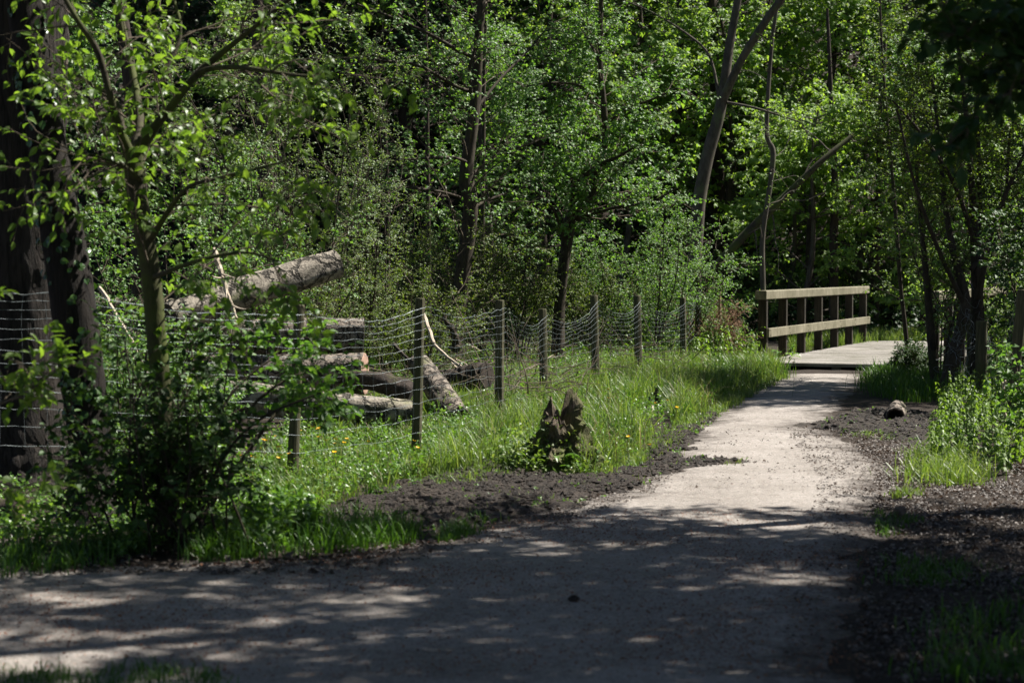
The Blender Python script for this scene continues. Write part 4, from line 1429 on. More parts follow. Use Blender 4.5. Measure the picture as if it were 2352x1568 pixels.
# --- shrub of thin shoots at its foot, fanning across the first post
rg = np.random.default_rng(24)
o = gp(420, 1262)
n = 26
az = rg.uniform(-1.3, .85, n)
D = np.column_stack([np.sin(az) * .65, rg.normal(0, .25, n), np.ones(n)])
S = shoots(o + rg.normal(0, .10, (n, 3)) * np.array([1.6, 1, 0]), D, rg.uniform(.5, 1.35, n), 9, rg, (-.05, 0, -.25), .2)
w1, l1 = crown(S, rg, 8, .34, .25, 1.0, .7, 0, .05, (0, 0, -.05), .3, 3, .2, per=5, leafL=.062, leafW=.036, r1=.004, r2=.002, tilt=.6, big=True, hang=.25)
add_tree("leafy_shrub", "dark leafy shrub of thin shoots round the foot of the thin forked tree", "shrub", o, [tubes(S, np.linspace(.009, .003, 9)[None] * np.ones((n, 1)), 5)], BARK_MID, w1, BARK_MID, l1, LF_DARK, trunk_name="stems")
sp, sr = [], []
for L_ in [[(470, 1180, 11.4, 12), (560, 1050, 11.6, 10), (640, 940, 11.8, 9), (700, 880, 12.0, 7), (770, 830, 12.1, 4)],
           [(480, 1150, 11.4, 10), (530, 1010, 11.5, 9), (580, 930, 11.6, 8), (660, 870, 11.7, 6), (730, 850, 11.7, 4)],
           [(460, 1180, 11.3, 10), (520, 1040, 11.2, 9), (600, 960, 11.2, 7), (690, 920, 11.2, 5), (740, 900, 11.2, 3)],
           [(450, 1200, 11.4, 10), (480, 1040, 11.5, 9), (520, 920, 11.6, 7), (600, 840, 11.7, 5), (680, 800, 11.8, 3)]]:
    P, r = seen_path(L_, 12)
    sp.append(P)
    sr.append(r)
w1, l1 = crown(np.array(sp), rg, 7, .30, .5, 1.0, .7, 0, .05, (0, 0, -.1), .2, 4, .2, per=6, leafL=.062, leafW=.038, r1=.004, r2=.002, tilt=.6, big=True, hang=.3)
add_tree("leafy_shrub", "arching bramble-like shoots with glossy leaves crossing in front of the first bare post", "shrub", sp[0][0].copy(), [tubes(np.array(sp), np.array(sr), 5)], BARK_MID, w1, BARK_MID, l1, LF_MID, trunk_name="stems")

# --- near leaf sprays at the far left edge, from a sapling beside the frame
rg = np.random.default_rng(25)
S = []
for L_ in [[(-160, 1250, 9.5, 14), (-140, 1000, 9.6, 12), (-110, 760, 9.7, 9), (-70, 600, 9.8, 7)], [(-140, 1000, 9.6, 8), (-50, 950, 9.6, 6), (60, 900, 9.6, 4), (120, 860, 9.6, 3)], [(-120, 800, 9.7, 7), (-40, 800, 9.7, 5), (40, 830, 9.7, 3), (110, 860, 9.7, 2)], [(-140, 1080, 9.6, 8), (-60, 1090, 9.6, 6), (10, 1110, 9.6, 4), (60, 1125, 9.6, 3)]]:
    S.append(seen_path(L_, 10))
SP_, SR_ = np.array([s[0] for s in S]), np.array([s[1] for s in S])
w1, l1 = crown(SP_, rg, 6, .28, .35, 1.0, .8, 0, 0, (0, 0, -.1), .2, 3, .16, per=5, leafL=.075, leafW=.036, r1=.004, r2=.002, big=True, tilt=.4, hang=.3)
add_tree("sapling", "young sapling whose bright leaf sprays reach in over the netting at the far left", "sapling", SP_[0][0].copy(), [tubes(SP_, SR_, 5)], BARK_TWIG, w1, BARK_TWIG, l1, LF_NEAR, trunk_name="stems")

# --- centre tree
rg = np.random.default_rng(26)
P, r = seen_path([(1040, 880, 27.6, 46), (1046, 800, 27.6, 38), (1055, 700, 27.6, 36), (1066, 600, 27.6, 35), (1078, 520, 27.6, 33), (1080, 470, 27.6, 34), (1072, 420, 27.6, 36), (1074, 370, 27.6, 32), (1085, 290, 27.6, 28), (1094, 200, 27.6, 24), (1098, 110, 27.6, 21), (1106, 0, 27.6, 18), (1112, -120, 27.7, 16), (1125, -400, 27.9, 10), (1130, -650, 28, 4)], 60)
limbs = [[(1096, 135, 27.6, 11), (1060, 120, 27.2, 9), (980, 75, 26.8, 7), (900, 40, 26.5, 6), (820, 10, 26.3, 4)],
         [(1090, 215, 27.6, 10), (1040, 195, 27.3, 8), (960, 150, 27.0, 7), (880, 140, 26.8, 5), (800, 130, 26.6, 3)],
         [(1078, 375, 27.6, 9), (1040, 362, 27.2, 7), (960, 365, 26.8, 6), (880, 372, 26.5, 4)],
         [(1083, 480, 27.6, 9), (1110, 465, 27.9, 7), (1160, 445, 28.2, 6), (1220, 425, 28.5, 4)],
         [(1078, 460, 27.6, 8), (1010, 440, 27.2, 6), (930, 430, 26.9, 5), (850, 410, 26.6, 3)],
         [(1082, 215, 27.5, 9), (1078, 160, 27.3, 8), (1092, 110, 27.2, 6)],
         [(1088, 265, 27.6, 8), (1050, 235, 27.4, 7), (1000, 195, 27.2, 5), (940, 170, 27, 4)],
         [(1094, 250, 27.6, 8), (1150, 180, 28, 6), (1210, 120, 28.4, 5), (1260, 60, 28.6, 3)],
         [(1085, 400, 27.6, 8), (1150, 350, 28, 6), (1220, 330, 28.3, 5), (1280, 300, 28.5, 3)]]
lg, wl, ll = [], [], []
for L_ in limbs:
    p_, r_ = seen_path(L_, 14)
    lg.append(knobby(p_, r_, 7, rg, .05, 2))
    w1, l1 = crown(p_[None], rg, 9, .8, .25, 1.0, .7, .2, .1, (0, 0, .1), .3, 6, .35, per=6, leafL=.072, leafW=.048, r1=.008, r2=.003, tilt=.45, nb=(.3, -.4, .85))
    wl.append(w1)
    ll.append(l1)
w1, l1 = crown(P[12:][None], rg, 46, 1.5, .0, 1.0, .5, .1, .1, (0, 0, .15), .2, 7, .45, per=6, leafL=.066, leafW=.045, r1=.012, r2=.003)
wl.append(w1); ll.append(l1)
w1, l1 = crown(P[44:][None], rg, 22, 2.0, .0, 1.0, .5, .1, .1, (0, 0, .15), .2, 12, .5, per=9, leafL=.07, leafW=.045, r1=.015, r2=.003)
wl.append(w1); ll.append(l1)
add_tree("alder_tree", "tall dark trunk with a knuckled bend behind the brash heap in mid picture", "tree", P[0].copy(), [knobby(P, r, 16, rg, .06, 3)], BARK_MID, merge(*wl), BARK_TWIG, merge(*ll), LF_MID, limb_geos=lg)

# --- crooked tree to its right
rg = np.random.default_rng(27)
P, r = seen_path([(1280, 850, 29.5, 36), (1284, 720, 29.5, 28), (1294, 620, 29.5, 26), (1304, 540, 29.5, 27), (1314, 495, 29.5, 26), (1345, 497, 29.5, 24), (1358, 455, 29.5, 20), (1370, 395, 29.5, 19), (1389, 330, 29.5, 16), (1388, 260, 29.5, 14), (1379, 150, 29.5, 12), (1380, 40, 29.5, 11), (1384, -80, 29.5, 9), (1390, -300, 29.5, 4)], 56)
limbs = [[(1312, 495, 29.4, 20), (1320, 435, 29.3, 14), (1345, 405, 29.2, 12), (1375, 380, 29.1, 11), (1420, 360, 29, 8), (1470, 330, 28.8, 5)],
         [(1320, 435, 29.3, 10), (1342, 385, 29.4, 8), (1318, 335, 29.6, 6), (1308, 300, 29.8, 4)],
         [(1385, 290, 29.5, 8), (1440, 250, 29, 6), (1500, 228, 28.6, 5), (1560, 200, 28.4, 3)],
         [(1375, 140, 29.5, 8), (1350, 90, 29.7, 6), (1320, 60, 29.9, 4)],
         [(1300, 560, 29.5, 9), (1270, 480, 29.1, 6), (1230, 440, 28.8, 4)],
         [(1350, 495, 29.4, 9), (1420, 475, 29, 7), (1490, 465, 28.6, 5), (1560, 430, 28.3, 3)],
         [(1384, 240, 29.5, 7), (1340, 200, 29.2, 6), (1270, 190, 29, 4), (1200, 200, 28.8, 3)]]
lg, wl, ll = [], [], []
for L_ in limbs:
    p_, r_ = seen_path(L_, 14)
    lg.append(knobby(p_, r_, 7, rg, .05, 2))
    w1, l1 = crown(p_[None], rg, 13, .85, .1, 1.0, .6, .2, .1, (0, 0, .0), .3, 7, .36, per=8, leafL=.074, leafW=.05, r1=.008, r2=.003, tilt=.42, nb=(.3, -.4, .85))
    wl.append(w1)
    ll.append(l1)
w1, l1 = crown(P[14:][None], rg, 60, 1.45, .0, 1.0, .4, .1, .05, (0, 0, .05), .15, 10, .42, per=8, leafL=.074, leafW=.05, r1=.010, r2=.003, tilt=.42, nb=(.3, -.4, .85))
wl.append(w1); ll.append(l1)
add_tree("crab_apple_tree", "slim tree with an elbow-shaped crook in its trunk and dense fresh leaves", "tree", P[0].copy(), [knobby(P, r, 14, rg, .06, 3)], BARK_MID, merge(*wl), BARK_TWIG, merge(*ll), LF_MID, limb_geos=lg)

# --- pale forked tree
rg = np.random.default_rng(28)
P, r = seen_path([(1588, 800, 36, 44), (1592, 640, 36, 36), (1600, 540, 36, 33), (1606, 460, 36, 31), (1625, 360, 36, 29), (1650, 270, 36, 27), (1663, 200, 36, 24), (1675, 110, 36, 21), (1695, 0, 36, 18), (1706, -80, 36, 16), (1730, -400, 36, 8)], 44)
limbs = [[(1656, 240, 36, 22), (1680, 185, 35.8, 20), (1710, 125, 35.6, 18), (1748, 65, 35.4, 18), (1790, 5, 35.2, 18), (1850, -60, 35, 14), (1950, -180, 35, 8)],
         [(1652, 225, 36, 8), (1630, 130, 36.2, 6), (1580, 80, 36.4, 5), (1500, 30, 36.6, 4), (1430, 0, 36.8, 3)],
         [(1665, 235, 36, 7), (1720, 245, 35.6, 6), (1780, 262, 35.4, 5), (1850, 285, 35.2, 3)]]
lg, wl, ll = [], [], []
for L_ in limbs:
    p_, r_ = seen_path(L_, 14)
    lg.append(knobby(p_, r_, 9, rg, .03, 2))
    w1, l1 = crown(p_[None], rg, 7, .9, .4, 1.0, .7, .2, .1, (0, 0, .1), .3, 5, .4, per=6, leafL=.07, leafW=.045, r1=.010, r2=.003)
    wl.append(w1)
    ll.append(l1)
w1, l1 = crown(P[33:][None], rg, 26, 1.9, .0, 1.0, .5, .1, .1, (0, 0, .1), .2, 9, .5, per=8, leafL=.07, leafW=.045, r1=.015, r2=.003)
wl.append(w1); ll.append(l1)
add_tree("ash_tree", "smooth pale trunk leaning right and forking high above the bushes", "tree", P[0].copy(), [knobby(P, r, 16, rg, .03, 2)], BARK_PALE, merge(*wl), BARK_PALE, merge(*ll), LF_HILL, limb_geos=lg)

# --- thin bent stem
rg = np.random.default_rng(29)
P, r = seen_path([(1758, 800, 38, 14), (1752, 640, 38, 13), (1752, 540, 38, 12), (1768, 430, 38, 12), (1776, 350, 38, 12), (1762, 312, 38, 11), (1764, 220, 38, 10), (1774, 90, 38, 9), (1784, 10, 38, 9), (1790, -150, 38, 5)], 40)
w1, l1 = crown(P[8:][None], rg, 15, 1.5, .0, 1.0, .5, .2, .05, (0, 0, -.25), .2, 3, .5, per=4, leafL=.06, leafW=.035, r1=.012, r2=.004, noise=.5, t2=.5)
add_tree("dead_sapling", "thin grey stem with a kink and bare drooping twigs behind the bridge rail", "tree", P[0].copy(), [knobby(P, r, 9, rg, .05, 2)], BARK_PALE, w1, BARK_PALE, l1, LF_SMALL)

# --- fallen leaning trunk
rg = np.random.default_rng(30)
P, r = seen_path([(1590, 670, 42, 23), (1660, 595, 42, 21), (1730, 520, 42, 19), (1800, 455, 42, 17), (1885, 372, 42, 14), (1960, 310, 42.2, 10)], 30)
root = thing("fallen_tree", "bare trunk leaning at a slant across the dark slope behind the bridge", "fallen tree", P[0].copy())
V, Q = knobby(P, r, 12, rg, .04, 2)
part("trunk", Geo().add(V, Q).mesh("trunk", P[0], True), BARK_MOSS, root)
S_, _, _ = sample_on(P[None], rg, 9, .3, 1.0)
S = shoots(S_[0], rg.normal(0, 1, (9, 3)) + np.array([.6, 0, .2]), rg.uniform(.5, 1.5, 9), 7, rg, (0, 0, -.2), .4)
part("branches", Geo().add(*tubes(S, np.linspace(.02, .005, 7)[None] * np.ones((9, 1)), 5)).mesh("branches", P[0]), BARK_PALE, root)

# --- dark many-stemmed tree on the right
rg = np.random.default_rng(31)
limbs = [[(2170, 905, 24.6, 40), (2195, 800, 24.6, 32), (2218, 700, 24.6, 24), (2195, 600, 24.6, 18), (2170, 470, 24.7, 13), (2158, 330, 24.8, 9), (2140, 180, 24.9, 6)],
         [(2240, 900, 24.8, 34), (2246, 760, 24.8, 32), (2243, 640, 24.8, 26), (2236, 480, 24.8, 18), (2224, 330, 24.8, 14), (2208, 160, 24.9, 10), (2180, 0, 25, 6)],
         [(2246, 690, 24.7, 18), (2270, 560, 24.5, 14), (2300, 470, 24.4, 11), (2330, 400, 24.3, 9), (2370, 320, 24.2, 6)],
         [(2243, 640, 24.8, 14), (2250, 450, 25.0, 10), (2246, 200, 25.2, 8), (2280, 60, 25.4, 5)],
         [(2215, 700, 24.6, 13), (2150, 560, 24.3, 10), (2100, 420, 24.0, 8), (2060, 250, 23.8, 5)],
         [(2240, 560, 24.8, 12), (2190, 420, 24.4, 9), (2110, 300, 24.1, 7), (2050, 230, 24, 4)],
         [(2230, 620, 24.7, 12), (2300, 520, 25, 9), (2320, 300, 25.2, 6)],
         [(2150, 905, 25.2, 26), (2138, 760, 25.2, 20), (2124, 600, 25.2, 13), (2108, 430, 25.2, 8), (2100, 260, 25.2, 5)]]
lg, wl, ll = [], [], []
PP = []
for L_ in limbs:
    p_, r_ = seen_path(L_, 18)
    lg.append(knobby(p_, r_, 9, rg, .05, 2))
    w1, l1 = crown(p_[None], rg, 19, .95, .25, 1.0, .6, .1, .1, (0, 0, .1), .3, 7, .38, per=8, leafL=.058, leafW=.032, r1=.007, r2=.003, tilt=.7)
    wl.append(w1)
    ll.append(l1)
    PP.append(p_)
w1, l1 = crown(np.array([PP[1][11:], PP[3][11:], PP[0][11:]]), rg, 16, 1.5, .0, 1.0, .5, .1, .1, (0, 0, .1), .2, 10, .45, per=9, leafL=.06, leafW=.036, r1=.010, r2=.003)
wl.append(w1); ll.append(l1)
add_tree("elder_tree", "dark many stemmed tree standing before the farther bridge railing", "tree", PP[0][0].copy(), [lg[0]], BARK_MID, merge(*wl), BARK_MID, merge(*ll), LF_BUSH, limb_geos=lg[1:])

# --- thin sapling at bridge entrance, right
rg = np.random.default_rng(32)
P, r = seen_path([(2088, 862, 28.4, 13), (2080, 760, 28.4, 11), (2068, 650, 28.4, 10), (2056, 480, 28.4, 9), (2040, 300, 28.4, 7), (2026, 120, 28.4, 6), (2020, -40, 28.4, 4)], 30)
w1, l1 = crown(P[8:][None], rg, 34, .95, .0, 1.0, .5, .2, .05, (0, 0, .0), .2, 7, .35, per=7, leafL=.055, leafW=.032, r1=.006, r2=.0025)
add_tree("sapling", "very thin upright sapling at the entrance of the footbridge", "sapling", P[0].copy(), [knobby(P, r, 8, rg, .04, 2)], BARK_MID, w1, BARK_MID, l1, LF_SMALL)

# ---------------------------------------------------------------- shrubs of the understorey
def bush(name, label, px, d, w, h, seed, mat, leafL, leafW, n0=14, n1=9, n2=6, per=7, len1=.6, len2=.28, spread=.5, trop=(0, 0, 0), bark=None, depth_w=None, noise=.25, cat="shrub", t0=.15, group=None, r0=.014):
    rng = np.random.default_rng(seed)
    v = at(px, 616, d)
    o = np.array([v[0], v[1], float(height(v[0], v[1]))])
    n = n0
    a = rng.uniform(0, 6.28, n)
    rad = rng.random(n) ** .6
    base = np.column_stack([np.cos(a) * rad * w * .22, np.sin(a) * rad * (depth_w or w) * .22, np.zeros(n)])
    D = np.column_stack([np.cos(a) * rad * spread * w / h, np.sin(a) * rad * spread * (depth_w or w) / h, np.ones(n)])
    S = shoots(o + base, D, h * rng.uniform(.6, 1.05, n), 10, rng, trop, noise)
    w1, l1 = crown(S, rng, n1, len1, t0, 1.0, .6, .1, .1, (0, 0, .05), .3, n2, len2, per=per, leafL=leafL, leafW=leafW, r1=.006, r2=.0026, tilt=.48, k1=6, nb=(.3, -.35, .85))
    return add_tree(name, label, cat, o, [tubes(S, np.linspace(r0, r0 * .3, 10)[None] * np.ones((n, 1)), 5)], bark or BARK_MID, w1, bark or BARK_TWIG, l1, mat, trunk_name="stems", group=group)


bush("willow_shrub", "tall silvery willow shrub with tiny upright leaves behind the log pile", 690, 23.0, 2.0, 4.6, 41, LF_SMALL, .042, .017, 16, 17, 7, 9, .55, .28, .35)
bush("willow_shrub", "smaller silvery willow shrub close beside the taller willow", 830, 24.5, 1.1, 3.7, 42, LF_SMALL, .042, .017, 9, 13, 7, 9, .45, .26, .3)
bush("hawthorn_bush", "yellow green hawthorn bush below the raised log end", 900, 24.5, 2.0, 1.7, 43, LF_BUSH, .036, .024, 20, 10, 7, 8, .5, .26, .6)
bush("hawthorn_bush", "twiggy hawthorn bush in front of the knuckled dark trunk", 925, 28.2, 2.0, 2.6, 44, LF_BUSH, .038, .025, 16, 10, 7, 8, .6, .3, .6)
bush("hawthorn_bush", "olive hawthorn bush filling the gap between the two dark mid trunks", 1180, 29.8, 2.0, 2.4, 45, LF_BUSH, .040, .026, 20, 11, 7, 8, .6, .3, .6)
bush("hawthorn_bush", "low dense thorn bush under the crooked tree", 1345, 31.6, 1.8, 1.9, 46, LF_BUSH, .042, .028, 18, 10, 7, 8, .5, .28, .6)
bush("hawthorn_bush", "bright rounded thorn bush right of the crooked tree", 1500, 31.6, 2.2, 2.7, 47, LF_MID, .048, .032, 20, 11, 7, 8, .6, .32, .6)
bush("hawthorn_bush", "sunny thorn bush whose sprays arch toward the pale forked trunk", 1575, 33.6, 1.9, 2.3, 48, LF_MID, .046, .03, 16, 10, 7, 8, .6, .3, .7)
bush("bramble_thicket", "low bramble thicket behind the last fence posts", 1640, 34.8, 2.4, 1.35, 49, LF_NETTLE, .062, .036, 30, 9, 5, 7, .45, .22, .8, (0, 0, -.5))
bush("bramble_thicket", "dark bramble tangle against the near end of the bridge railing", 1715, 34.6, 1.5, 1.3, 50, LF_MID, .06, .038, 26, 9, 5, 7, .45, .22, .8, (0, 0, -.5))
bush("elder_bush", "leafy bush standing behind the thin forked tree left of the logs", 560, 21.5, 1.8, 3.0, 51, LF_MID, .055, .034, 14, 10, 6, 7, .6, .3, .5)
bush("elder_bush", "shadowy bush between the broad furrowed trunk and the thin forked tree", 330, 19.5, 1.8, 2.6, 52, LF_MID, .055, .034, 14, 9, 6, 6, .6, .3, .5)
bush("elder_bush", "bush behind the netting beneath the thin forked tree", 300, 16.2, 1.2, 1.2, 53, LF_MID, .055, .034, 12, 8, 5, 6, .4, .24, .6)
bush("elder_bush", "low leafy bush at the left foot of the log pile", 400, 17.2, .8, .8, 54, LF_MID, .055, .034, 12, 8, 5, 6, .35, .22, .7)
bush("hawthorn_bush", "thin twiggy thorn bush behind the tilted log", 640, 21.8, 1.8, 2.0, 55, LF_BUSH, .036, .024, 14, 9, 6, 7, .5, .28, .6)
bush("dead_bush", "dry brown dead bramble tangle between the last two fence posts", 1625, 31.6, .5, 1.05, 56, DEADBUSH, .03, .01, 26, 7, 5, 4, .4, .24, .5, (0, 0, -.4), DEADBUSH, .4, .5)
bush("holly_bush", "dark evergreen bush under the slope just beyond the bridge", 1880, 46.0, 3.0, 2.0, 57, LF_DARK, .07, .045, 20, 9, 6, 7, .7, .35, .6)
bush("holly_bush", "dark bush at the bend where the path leaves the bridge", 2010, 47.5, 3.2, 2.2, 58, LF_DARK, .07, .045, 20, 9, 6, 7, .7, .35, .6)
bush("elder_bush", "sunlit bush behind the farther bridge railing", 2330, 36.0, 2.6, 2.4, 59, LF_HILL, .07, .045, 18, 10, 6, 7, .7, .35, .6)
bush("elder_bush", "bush in shade beyond the torn fence netting", 2430, 25.0, 1.4, 1.4, 60, LF_MID, .06, .038, 16, 9, 6, 7, .5, .28, .6)
bush("holly_bush", "dark low bush in front of the farther railing's near post", 2105, 28.4, .6, .45, 61, LF_DARK, .05, .03, 14, 8, 5, 6, .35, .2, .7)
bush("elder_bush", "leafy shrub leaning in at the right edge above the nettles", 2450, 17.0, .9, .9, 62, LF_MID, .07, .045, 10, 8, 5, 6, .4, .25, .6)

bush("hornbeam_bush", "tall dark bush added behind the torn fence netting to deepen shade", 2500, 27.0, 1.8, 3.4, 64, LF_DARK, .075, .048, 22, 14, 8, 8, .8, .4, .5)  # mostly out of view, put in to shade the grass before the bridge
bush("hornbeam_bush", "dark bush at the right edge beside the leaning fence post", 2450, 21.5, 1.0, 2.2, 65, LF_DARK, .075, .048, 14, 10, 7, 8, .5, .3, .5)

bush("hornbeam_bush", "open dark bush in front of the farther bridge railing", 2180, 27.4, 1.6, 2.7, 66, LF_MID, .058, .036, 12, 8, 5, 6, .55, .3, .5)

# --- overhanging branch of the tree just outside on the right
rg = np.random.default_rng(63)
P, r = seen_path([(3450, 1500, 8.6, 190), (3420, 900, 8.6, 150), (3380, 200, 8.6, 130), (3350, -600, 8.6, 110), (3300, -1800, 8.6, 70), (3250, -3200, 8.8, 30)], 40)
limb, lr_ = seen_path([(3380, -150, 8.6, 50), (3000, -230, 8.5, 34), (2700, -160, 8.3, 24), (2480, -60, 8.2, 16), (2330, 40, 8.1, 10), (2200, 90, 8.0, 5)], 20)
limb2, lr2 = seen_path([(2700, -160, 8.3, 18), (2520, 60, 8.2, 12), (2380, 170, 8.1, 8), (2270, 240, 8.0, 4)], 16)
w1, l1 = crown(limb[9:][None], rg, 12, .42, .1, 1.0, .7, .3, -.05, (0, 0, -.2), .3, 5, .24, per=6, leafL=.085, leafW=.052, r1=.006, r2=.003, big=True, tilt=.5, hang=.35)
w2, l2 = crown(limb2[3:][None], rg, 11, .36, .15, 1.0, .7, .3, -.05, (0, 0, -.2), .3, 5, .22, per=6, leafL=.085, leafW=.052, r1=.006, r2=.003, big=True, tilt=.5, hang=.35)
w3, l3 = crown(P[20:][None], rg, 34, 2.6, 0, 1.0, .5, .2, .2, (0, 0, .1), .3, 14, .6, per=10, leafL=.10, leafW=.06, r1=.03, r2=.005)
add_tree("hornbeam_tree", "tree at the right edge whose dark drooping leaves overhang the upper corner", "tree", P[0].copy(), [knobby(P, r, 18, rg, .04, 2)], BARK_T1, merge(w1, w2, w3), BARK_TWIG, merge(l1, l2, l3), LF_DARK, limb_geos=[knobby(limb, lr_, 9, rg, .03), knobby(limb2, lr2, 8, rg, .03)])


# ---------------------------------------------------------------- trees of the wooded slope
def slope_tree(seed, h, rad, mat, bark, lean=0., n1=44, n2=11, per=9, leafL=.15, leafW=.10, low=.22, flat=.85, tiers=9):
    rng = np.random.default_rng(seed)
    k = 26
    t = np.linspace(0, 1, k)
    P = np.column_stack([lean * h * t ** 1.3 + .12 * np.sin(t * 7 + seed), .1 * np.cos(t * 5 + seed), t * h - .3])
    r = np.linspace(.15, .03, k) * (h / 9)
    w1, l1 = crown(P[None], rng, n1, rad, low, 1.0, .25, .5, .12, (0, 0, -.1), .55, n2, .75, flat, 0., (0, 0, -.1), per, leafL, leafW, tilt=.34, r1=.03, r2=.006, k1=7, hang=.3, nb=(.35, -.5, .78), tiers=tiers)
    root = thing("slope_tree", "x", "tree", (0, 0, 0))
    part("trunk", Geo().add(*knobby(P, r, 10, rng, .04, 2)).mesh("trunk", (0, 0, 0), True), bark, root)
    part("branches", w1.mesh("branches"), bark, root)
    part("crown", l1.mesh("crown"), mat, root)
    return root


protos = [slope_tree(71, 9.5, 3.6, LF_HILL, BARK_FAR, .03, 46, 14, 14), slope_tree(72, 8.0, 3.0, LF_HILL, BARK_FAR, -.05, 40, 14, 14), slope_tree(73, 11.0, 3.9, LF_HILL, BARK_FAR, .02, 50, 14, 14, low=.25),
          slope_tree(74, 6.0, 2.6, LF_HILL, BARK_PALE, .08, 34, 14, 14, low=.12), slope_tree(75, 9.0, 3.2, LF_MID, BARK_FAR, -.02, 46, 14, 11, flat=.4, leafL=.12, leafW=.08)]
dark_protos = [slope_tree(171, 10.0, 3.6, LF_SHADE, BARK_FAR, .02, 60, 15, 12, low=.08, flat=.3), slope_tree(172, 12.0, 4.0, LF_SHADE, BARK_FAR, -.02, 66, 15, 12, low=.1, flat=.3)]  # dark-leaved trees that paint shaded gaps between the light tiers
# seen: px column, depth, prototype, scale, label
SLOPE_SEEN = [
    (1690, 49, 1, .95, "layered beech whose bright leaf tiers show between the pale fork's stems"),
    (1900, 51, 0, 1.0, "layered beech with sunlit tiers above the near bridge railing"),
    (2070, 52, 2, .95, "tall beech rising behind the bend beyond the bridge"),
    (2210, 47, 3, 1.15, "low beech glowing behind the farther bridge railing"),
    (2330, 49, 0, 1.0, "beech filling the upper right behind the many stemmed tree"),
    (1540, 50, 2, .95, "beech on the slope between crooked tree and pale forked trunk"),
    (1420, 48, 3, 1.1, "small beech on the slope just right of the crooked tree's top"),
    (1240, 50, 0, .95, "beech on the slope between the two dark mid trunks"),
    (760, 54, 2, .85, "beech in shadow above the silvery willow"),
    (520, 50, 0, .95, "beech on the slope behind the thin forked tree's crown"),
    (120, 45, 4, 1.0, "dim tree between the ivy clad trunk and the slope"),
    (1800, 46, 3, .85, "low beech spreading behind the leaning bare trunk"),
    (1960, 47, 3, 1.0, "low beech overhanging the far end of the bridge"),
    (2120, 44, 4, .75, "young tree crowding the outside of the bridge's far end"),
    (1120, 45, 4, .8, "young tree filling the dark behind the knuckled trunk"),
    (1840, 44, 3, .9, "low beech with pale tiers just over the middle of the near railing"),
    (2180, 43, 3, .95, "low beech between the two bridge railings' far ends"),
    (1740, 52, 0, .9, "beech tier showing between the bent grey stem and the pale fork"),
    (2290, 53, 1, 1.1, "beech high behind the many stemmed tree's right limbs"),
    (1950, 55, 1, 1.05, "beech with broad sunlit tiers above the bend of the path"),
    (1480, 53, 1, 1.0, "beech showing light tiers left of the pale fork"),
    (1330, 56, 2, 1.0, "tall beech high on the slope above the crooked tree"),
    (1780, 58, 2, 1.05, "tall beech high on the slope over the leaning bare trunk"),
    (2000, 60, 0, 1.1, "tall beech high on the slope over the bridge"),
    (2250, 59, 2, 1.05, "tall beech high on the slope behind the many stemmed tree"),
    (1600, 60, 1, 1.1, "tall beech high on the slope behind the pale forked trunk"),
]
used = [False] * len(protos)
rg = np.random.default_rng(80)


def plant(o, x, y, s, rz):
    o.location = (float(x), float(y), float(height(x, y)))
    o.scale = (s, s, s)
    o.rotation_euler = (0, 0, rz)


for px, d, pi, s, lab in SLOPE_SEEN:
    v = at(px, 616, d)
    o = protos[pi] if not used[pi] else copy_tree(protos[pi])
    used[pi] = True
    o['label'] = lab
    plant(o, v[0], v[1], s, rg.uniform(-.5, .5))
GROUP = "trees with shade-darkened leaves closing the wooded slope behind"
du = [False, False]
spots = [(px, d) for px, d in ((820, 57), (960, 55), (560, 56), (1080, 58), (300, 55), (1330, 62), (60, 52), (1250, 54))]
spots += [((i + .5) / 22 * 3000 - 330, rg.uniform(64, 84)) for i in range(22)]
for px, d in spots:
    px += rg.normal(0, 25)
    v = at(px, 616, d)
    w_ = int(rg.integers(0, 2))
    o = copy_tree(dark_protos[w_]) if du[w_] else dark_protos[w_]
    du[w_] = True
    tag(o, "leafy tree coloured dark to stand in for shaded gaps on the wooded slope", "tree", GROUP)
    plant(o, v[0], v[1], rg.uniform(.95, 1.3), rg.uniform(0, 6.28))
rg = np.random.default_rng(84)
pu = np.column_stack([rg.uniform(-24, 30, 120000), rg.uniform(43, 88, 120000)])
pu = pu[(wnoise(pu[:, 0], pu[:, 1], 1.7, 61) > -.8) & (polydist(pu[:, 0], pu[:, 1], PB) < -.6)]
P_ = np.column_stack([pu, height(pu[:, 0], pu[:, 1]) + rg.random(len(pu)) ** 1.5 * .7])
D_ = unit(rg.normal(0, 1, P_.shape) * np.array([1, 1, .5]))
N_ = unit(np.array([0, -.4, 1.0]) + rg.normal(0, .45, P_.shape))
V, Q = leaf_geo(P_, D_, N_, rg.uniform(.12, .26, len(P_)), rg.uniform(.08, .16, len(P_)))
scatter_stuff("slope_undergrowth", V, Q, None, LF_SHADE, "ivy and leafy undergrowth coloured dark for shade on the wooded slope")  # dark leaf colour stands in for shade on the slope

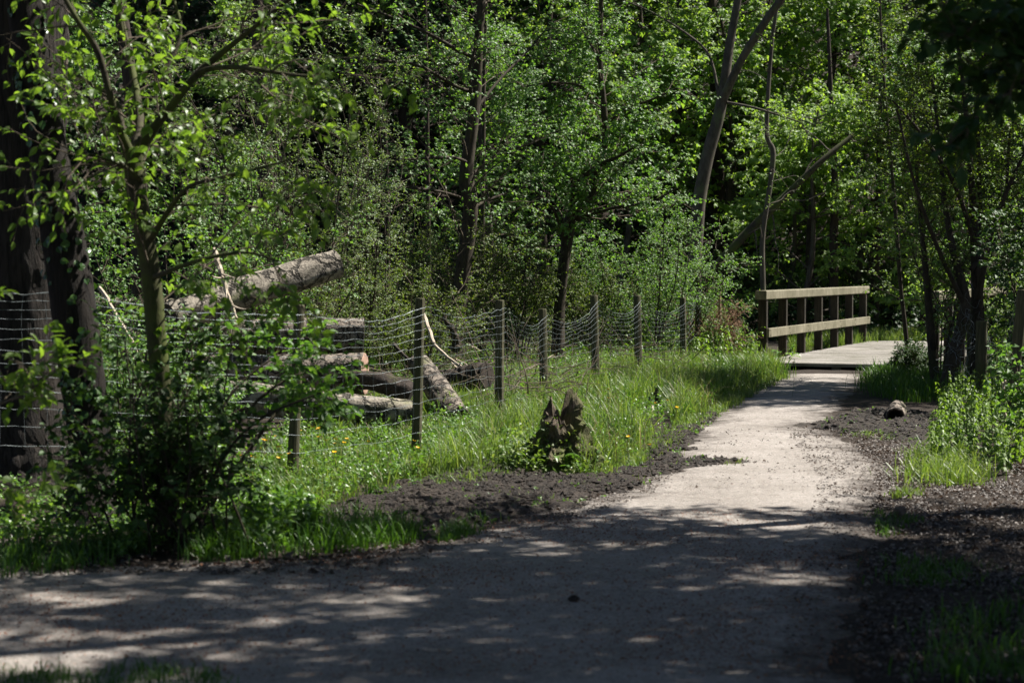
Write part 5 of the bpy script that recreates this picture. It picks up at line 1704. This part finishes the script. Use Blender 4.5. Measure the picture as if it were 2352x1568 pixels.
# bare trunks visible in the dark of the slope
for i, (pts, lab) in enumerate([
    ([(1915, 660, 44, 22), (1915, 540, 44, 20), (1918, 440, 44, 16), (1910, 250, 44, 12), (1900, 20, 44, 6)], "brown straight trunk in the dark behind the bridge railing"),
    ([(1650, 300, 50, 30), (1640, 110, 50, 27), (1635, 0, 50, 25), (1630, -150, 50, 20)], "stout brown trunk high behind the pale fork"),
    ([(2010, 700, 46, 20), (2012, 600, 46, 19), (2020, 400, 46, 17), (2030, 100, 46, 14)], "slim brown trunk standing in shade at the path bend"),
    ([(605, 520, 27, 40), (610, 380, 27, 38), (600, 200, 27, 34), (590, 0, 27, 30), (585, -200, 27, 24)], "reddish brown dead trunk standing behind the silvery willow"),
    ([(320, 420, 30, 38), (300, 200, 30, 34), (275, 0, 30, 30), (260, -150, 30, 25)], "greyish trunk leaning in the dark behind the thin forked tree"),
    ([(1860, 720, 45, 24), (1862, 560, 45, 22), (1866, 450, 45, 16), (1870, 330, 45, 6)], "thick shaded trunk behind the middle of the bridge railing"),
    ([(985, 640, 31, 12), (982, 400, 31, 11), (980, 200, 31, 10), (975, -60, 31, 8)], "thin pole straight up left of the knuckled trunk"),
    ([(1108, 560, 31, 10), (1110, 350, 31, 10), (1112, 180, 31, 8), (1118, -40, 31, 7)], "thin pole rising just right of the knuckled trunk"),
    ([(890, 500, 30, 12), (885, 330, 30, 11), (870, 230, 30, 9), (850, 180, 30, 6)], "dark snag with a bent top above the hawthorns"),
]):
    rgi = np.random.default_rng(90 + i)
    # run the trunk down to the ground
    a0 = at(*pts[0][:3])
    zg = float(height(a0[0], a0[1]))
    P, r = seen_path(pts, 24)
    if P[0][2] > zg:
        P = np.vstack([[P[0][0], P[0][1], zg - .1], P])
        r = np.concatenate([[r[0] * 1.15], r])
    w1, l1 = crown(P[10:][None], rgi, 12, 1.3, .2, 1.0, .6, .2, .1, (0, 0, 0), .3, 4, .5, per=3, leafL=.07, leafW=.045, r1=.012, r2=.004)
    add_tree("woodland_tree", lab, "tree", P[0].copy(), [knobby(P, r, 10, rgi, .04, 2)], BARK_FAR, w1, BARK_FAR, l1, LF_HILL)


# ---------------------------------------------------------------- unseen trees added to shade the near path and cut sky light
def canopy_tree(seed, h, rad, low, n1=42, n2=14, per=11, leafL=.13, leafW=.085):
    rng = np.random.default_rng(seed)
    k = 26
    t = np.linspace(0, 1, k)
    P = np.column_stack([.15 * np.sin(t * 5 + seed), .15 * np.cos(t * 4 + seed), t * h - .3])
    r = np.linspace(.17, .03, k)
    w1, l1 = crown(P[None], rng, n1, rad, low, 1.0, .35, .3, .2, (0, 0, .05), .45, n2, .8, .5, 0., (0, 0, -.1), per, leafL, leafW, tilt=.6, r1=.035, r2=.006, t2=.4)
    root = thing("canopy_tree", "x", "tree", (0, 0, 0))
    part("trunk", Geo().add(*knobby(P, r, 14, rng, .05, 2)).mesh("trunk", (0, 0, 0), True), BARK_T1, root)
    part("branches", w1.mesh("branches"), BARK_TWIG, root)
    part("crown", l1.mesh("crown"), LF_DARK, root)
    return root


cp = [canopy_tree(101, 10.5, 3.0, .45), canopy_tree(102, 12.0, 3.4, .5)]
CANOPY = [  # x, y, which, scale: trees right of and behind the viewpoint
    (6.6, 13.3, 0, .86), (3.75, 12.9, 0, .76), (3.7, 10.3, 1, 1.0), (5.8, 11.3, 0, .9), (3.9, 8.6, 0, .95), (9.6, 13.4, 1, .95), (7.2, 9.6, 0, 1.05), (2.9, 6.8, 0, .95), (2.5, 4.4, 1, .85), (6.3, 5.2, 1, 1.0), (11.6, 11.0, 1, 1.0), (9.3, 27.4, 0, .8), (8.0, 25.4, 0, .72), (7.7, 27.2, 0, .8), (11.0, 7.0, 0, 1.0), (14.5, 14.0, 0, 1.1),
    (-2.1, 4.6, 1, .95), (1.2, .2, 0, .95), (-3.5, -3, 1, 1.0), (3.4, -4, 0, 1.0), (-5.2, 5.6, 0, 1.0), (-9.5, 14, 0, 1.0), (-3.7, 8.2, 0, .95), (-6.4, 9.6, 1, .95), (-1.8, .4, 1, .9), (1, -9, 1, 1.1), (8, 0, 0, 1.0), (-9, 22, 1, 1.0), (-11, 31, 0, 1.0), (-9, 0, 0, 1.1), (-5, -9, 0, 1.1), (6, -9, 0, 1.1), (17, 22, 1, 1.0), (19, 33, 0, 1.0)]
uc = [False, False]
for i, (x, y, w_, s) in enumerate(CANOPY):
    o = cp[w_] if not uc[w_] else copy_tree(cp[w_])
    uc[w_] = True
    tag(o, "unseen woodland tree added to shade the path and block the sky", "tree", "trees around the viewpoint")
    plant(o, x, y, s, i * 1.7)
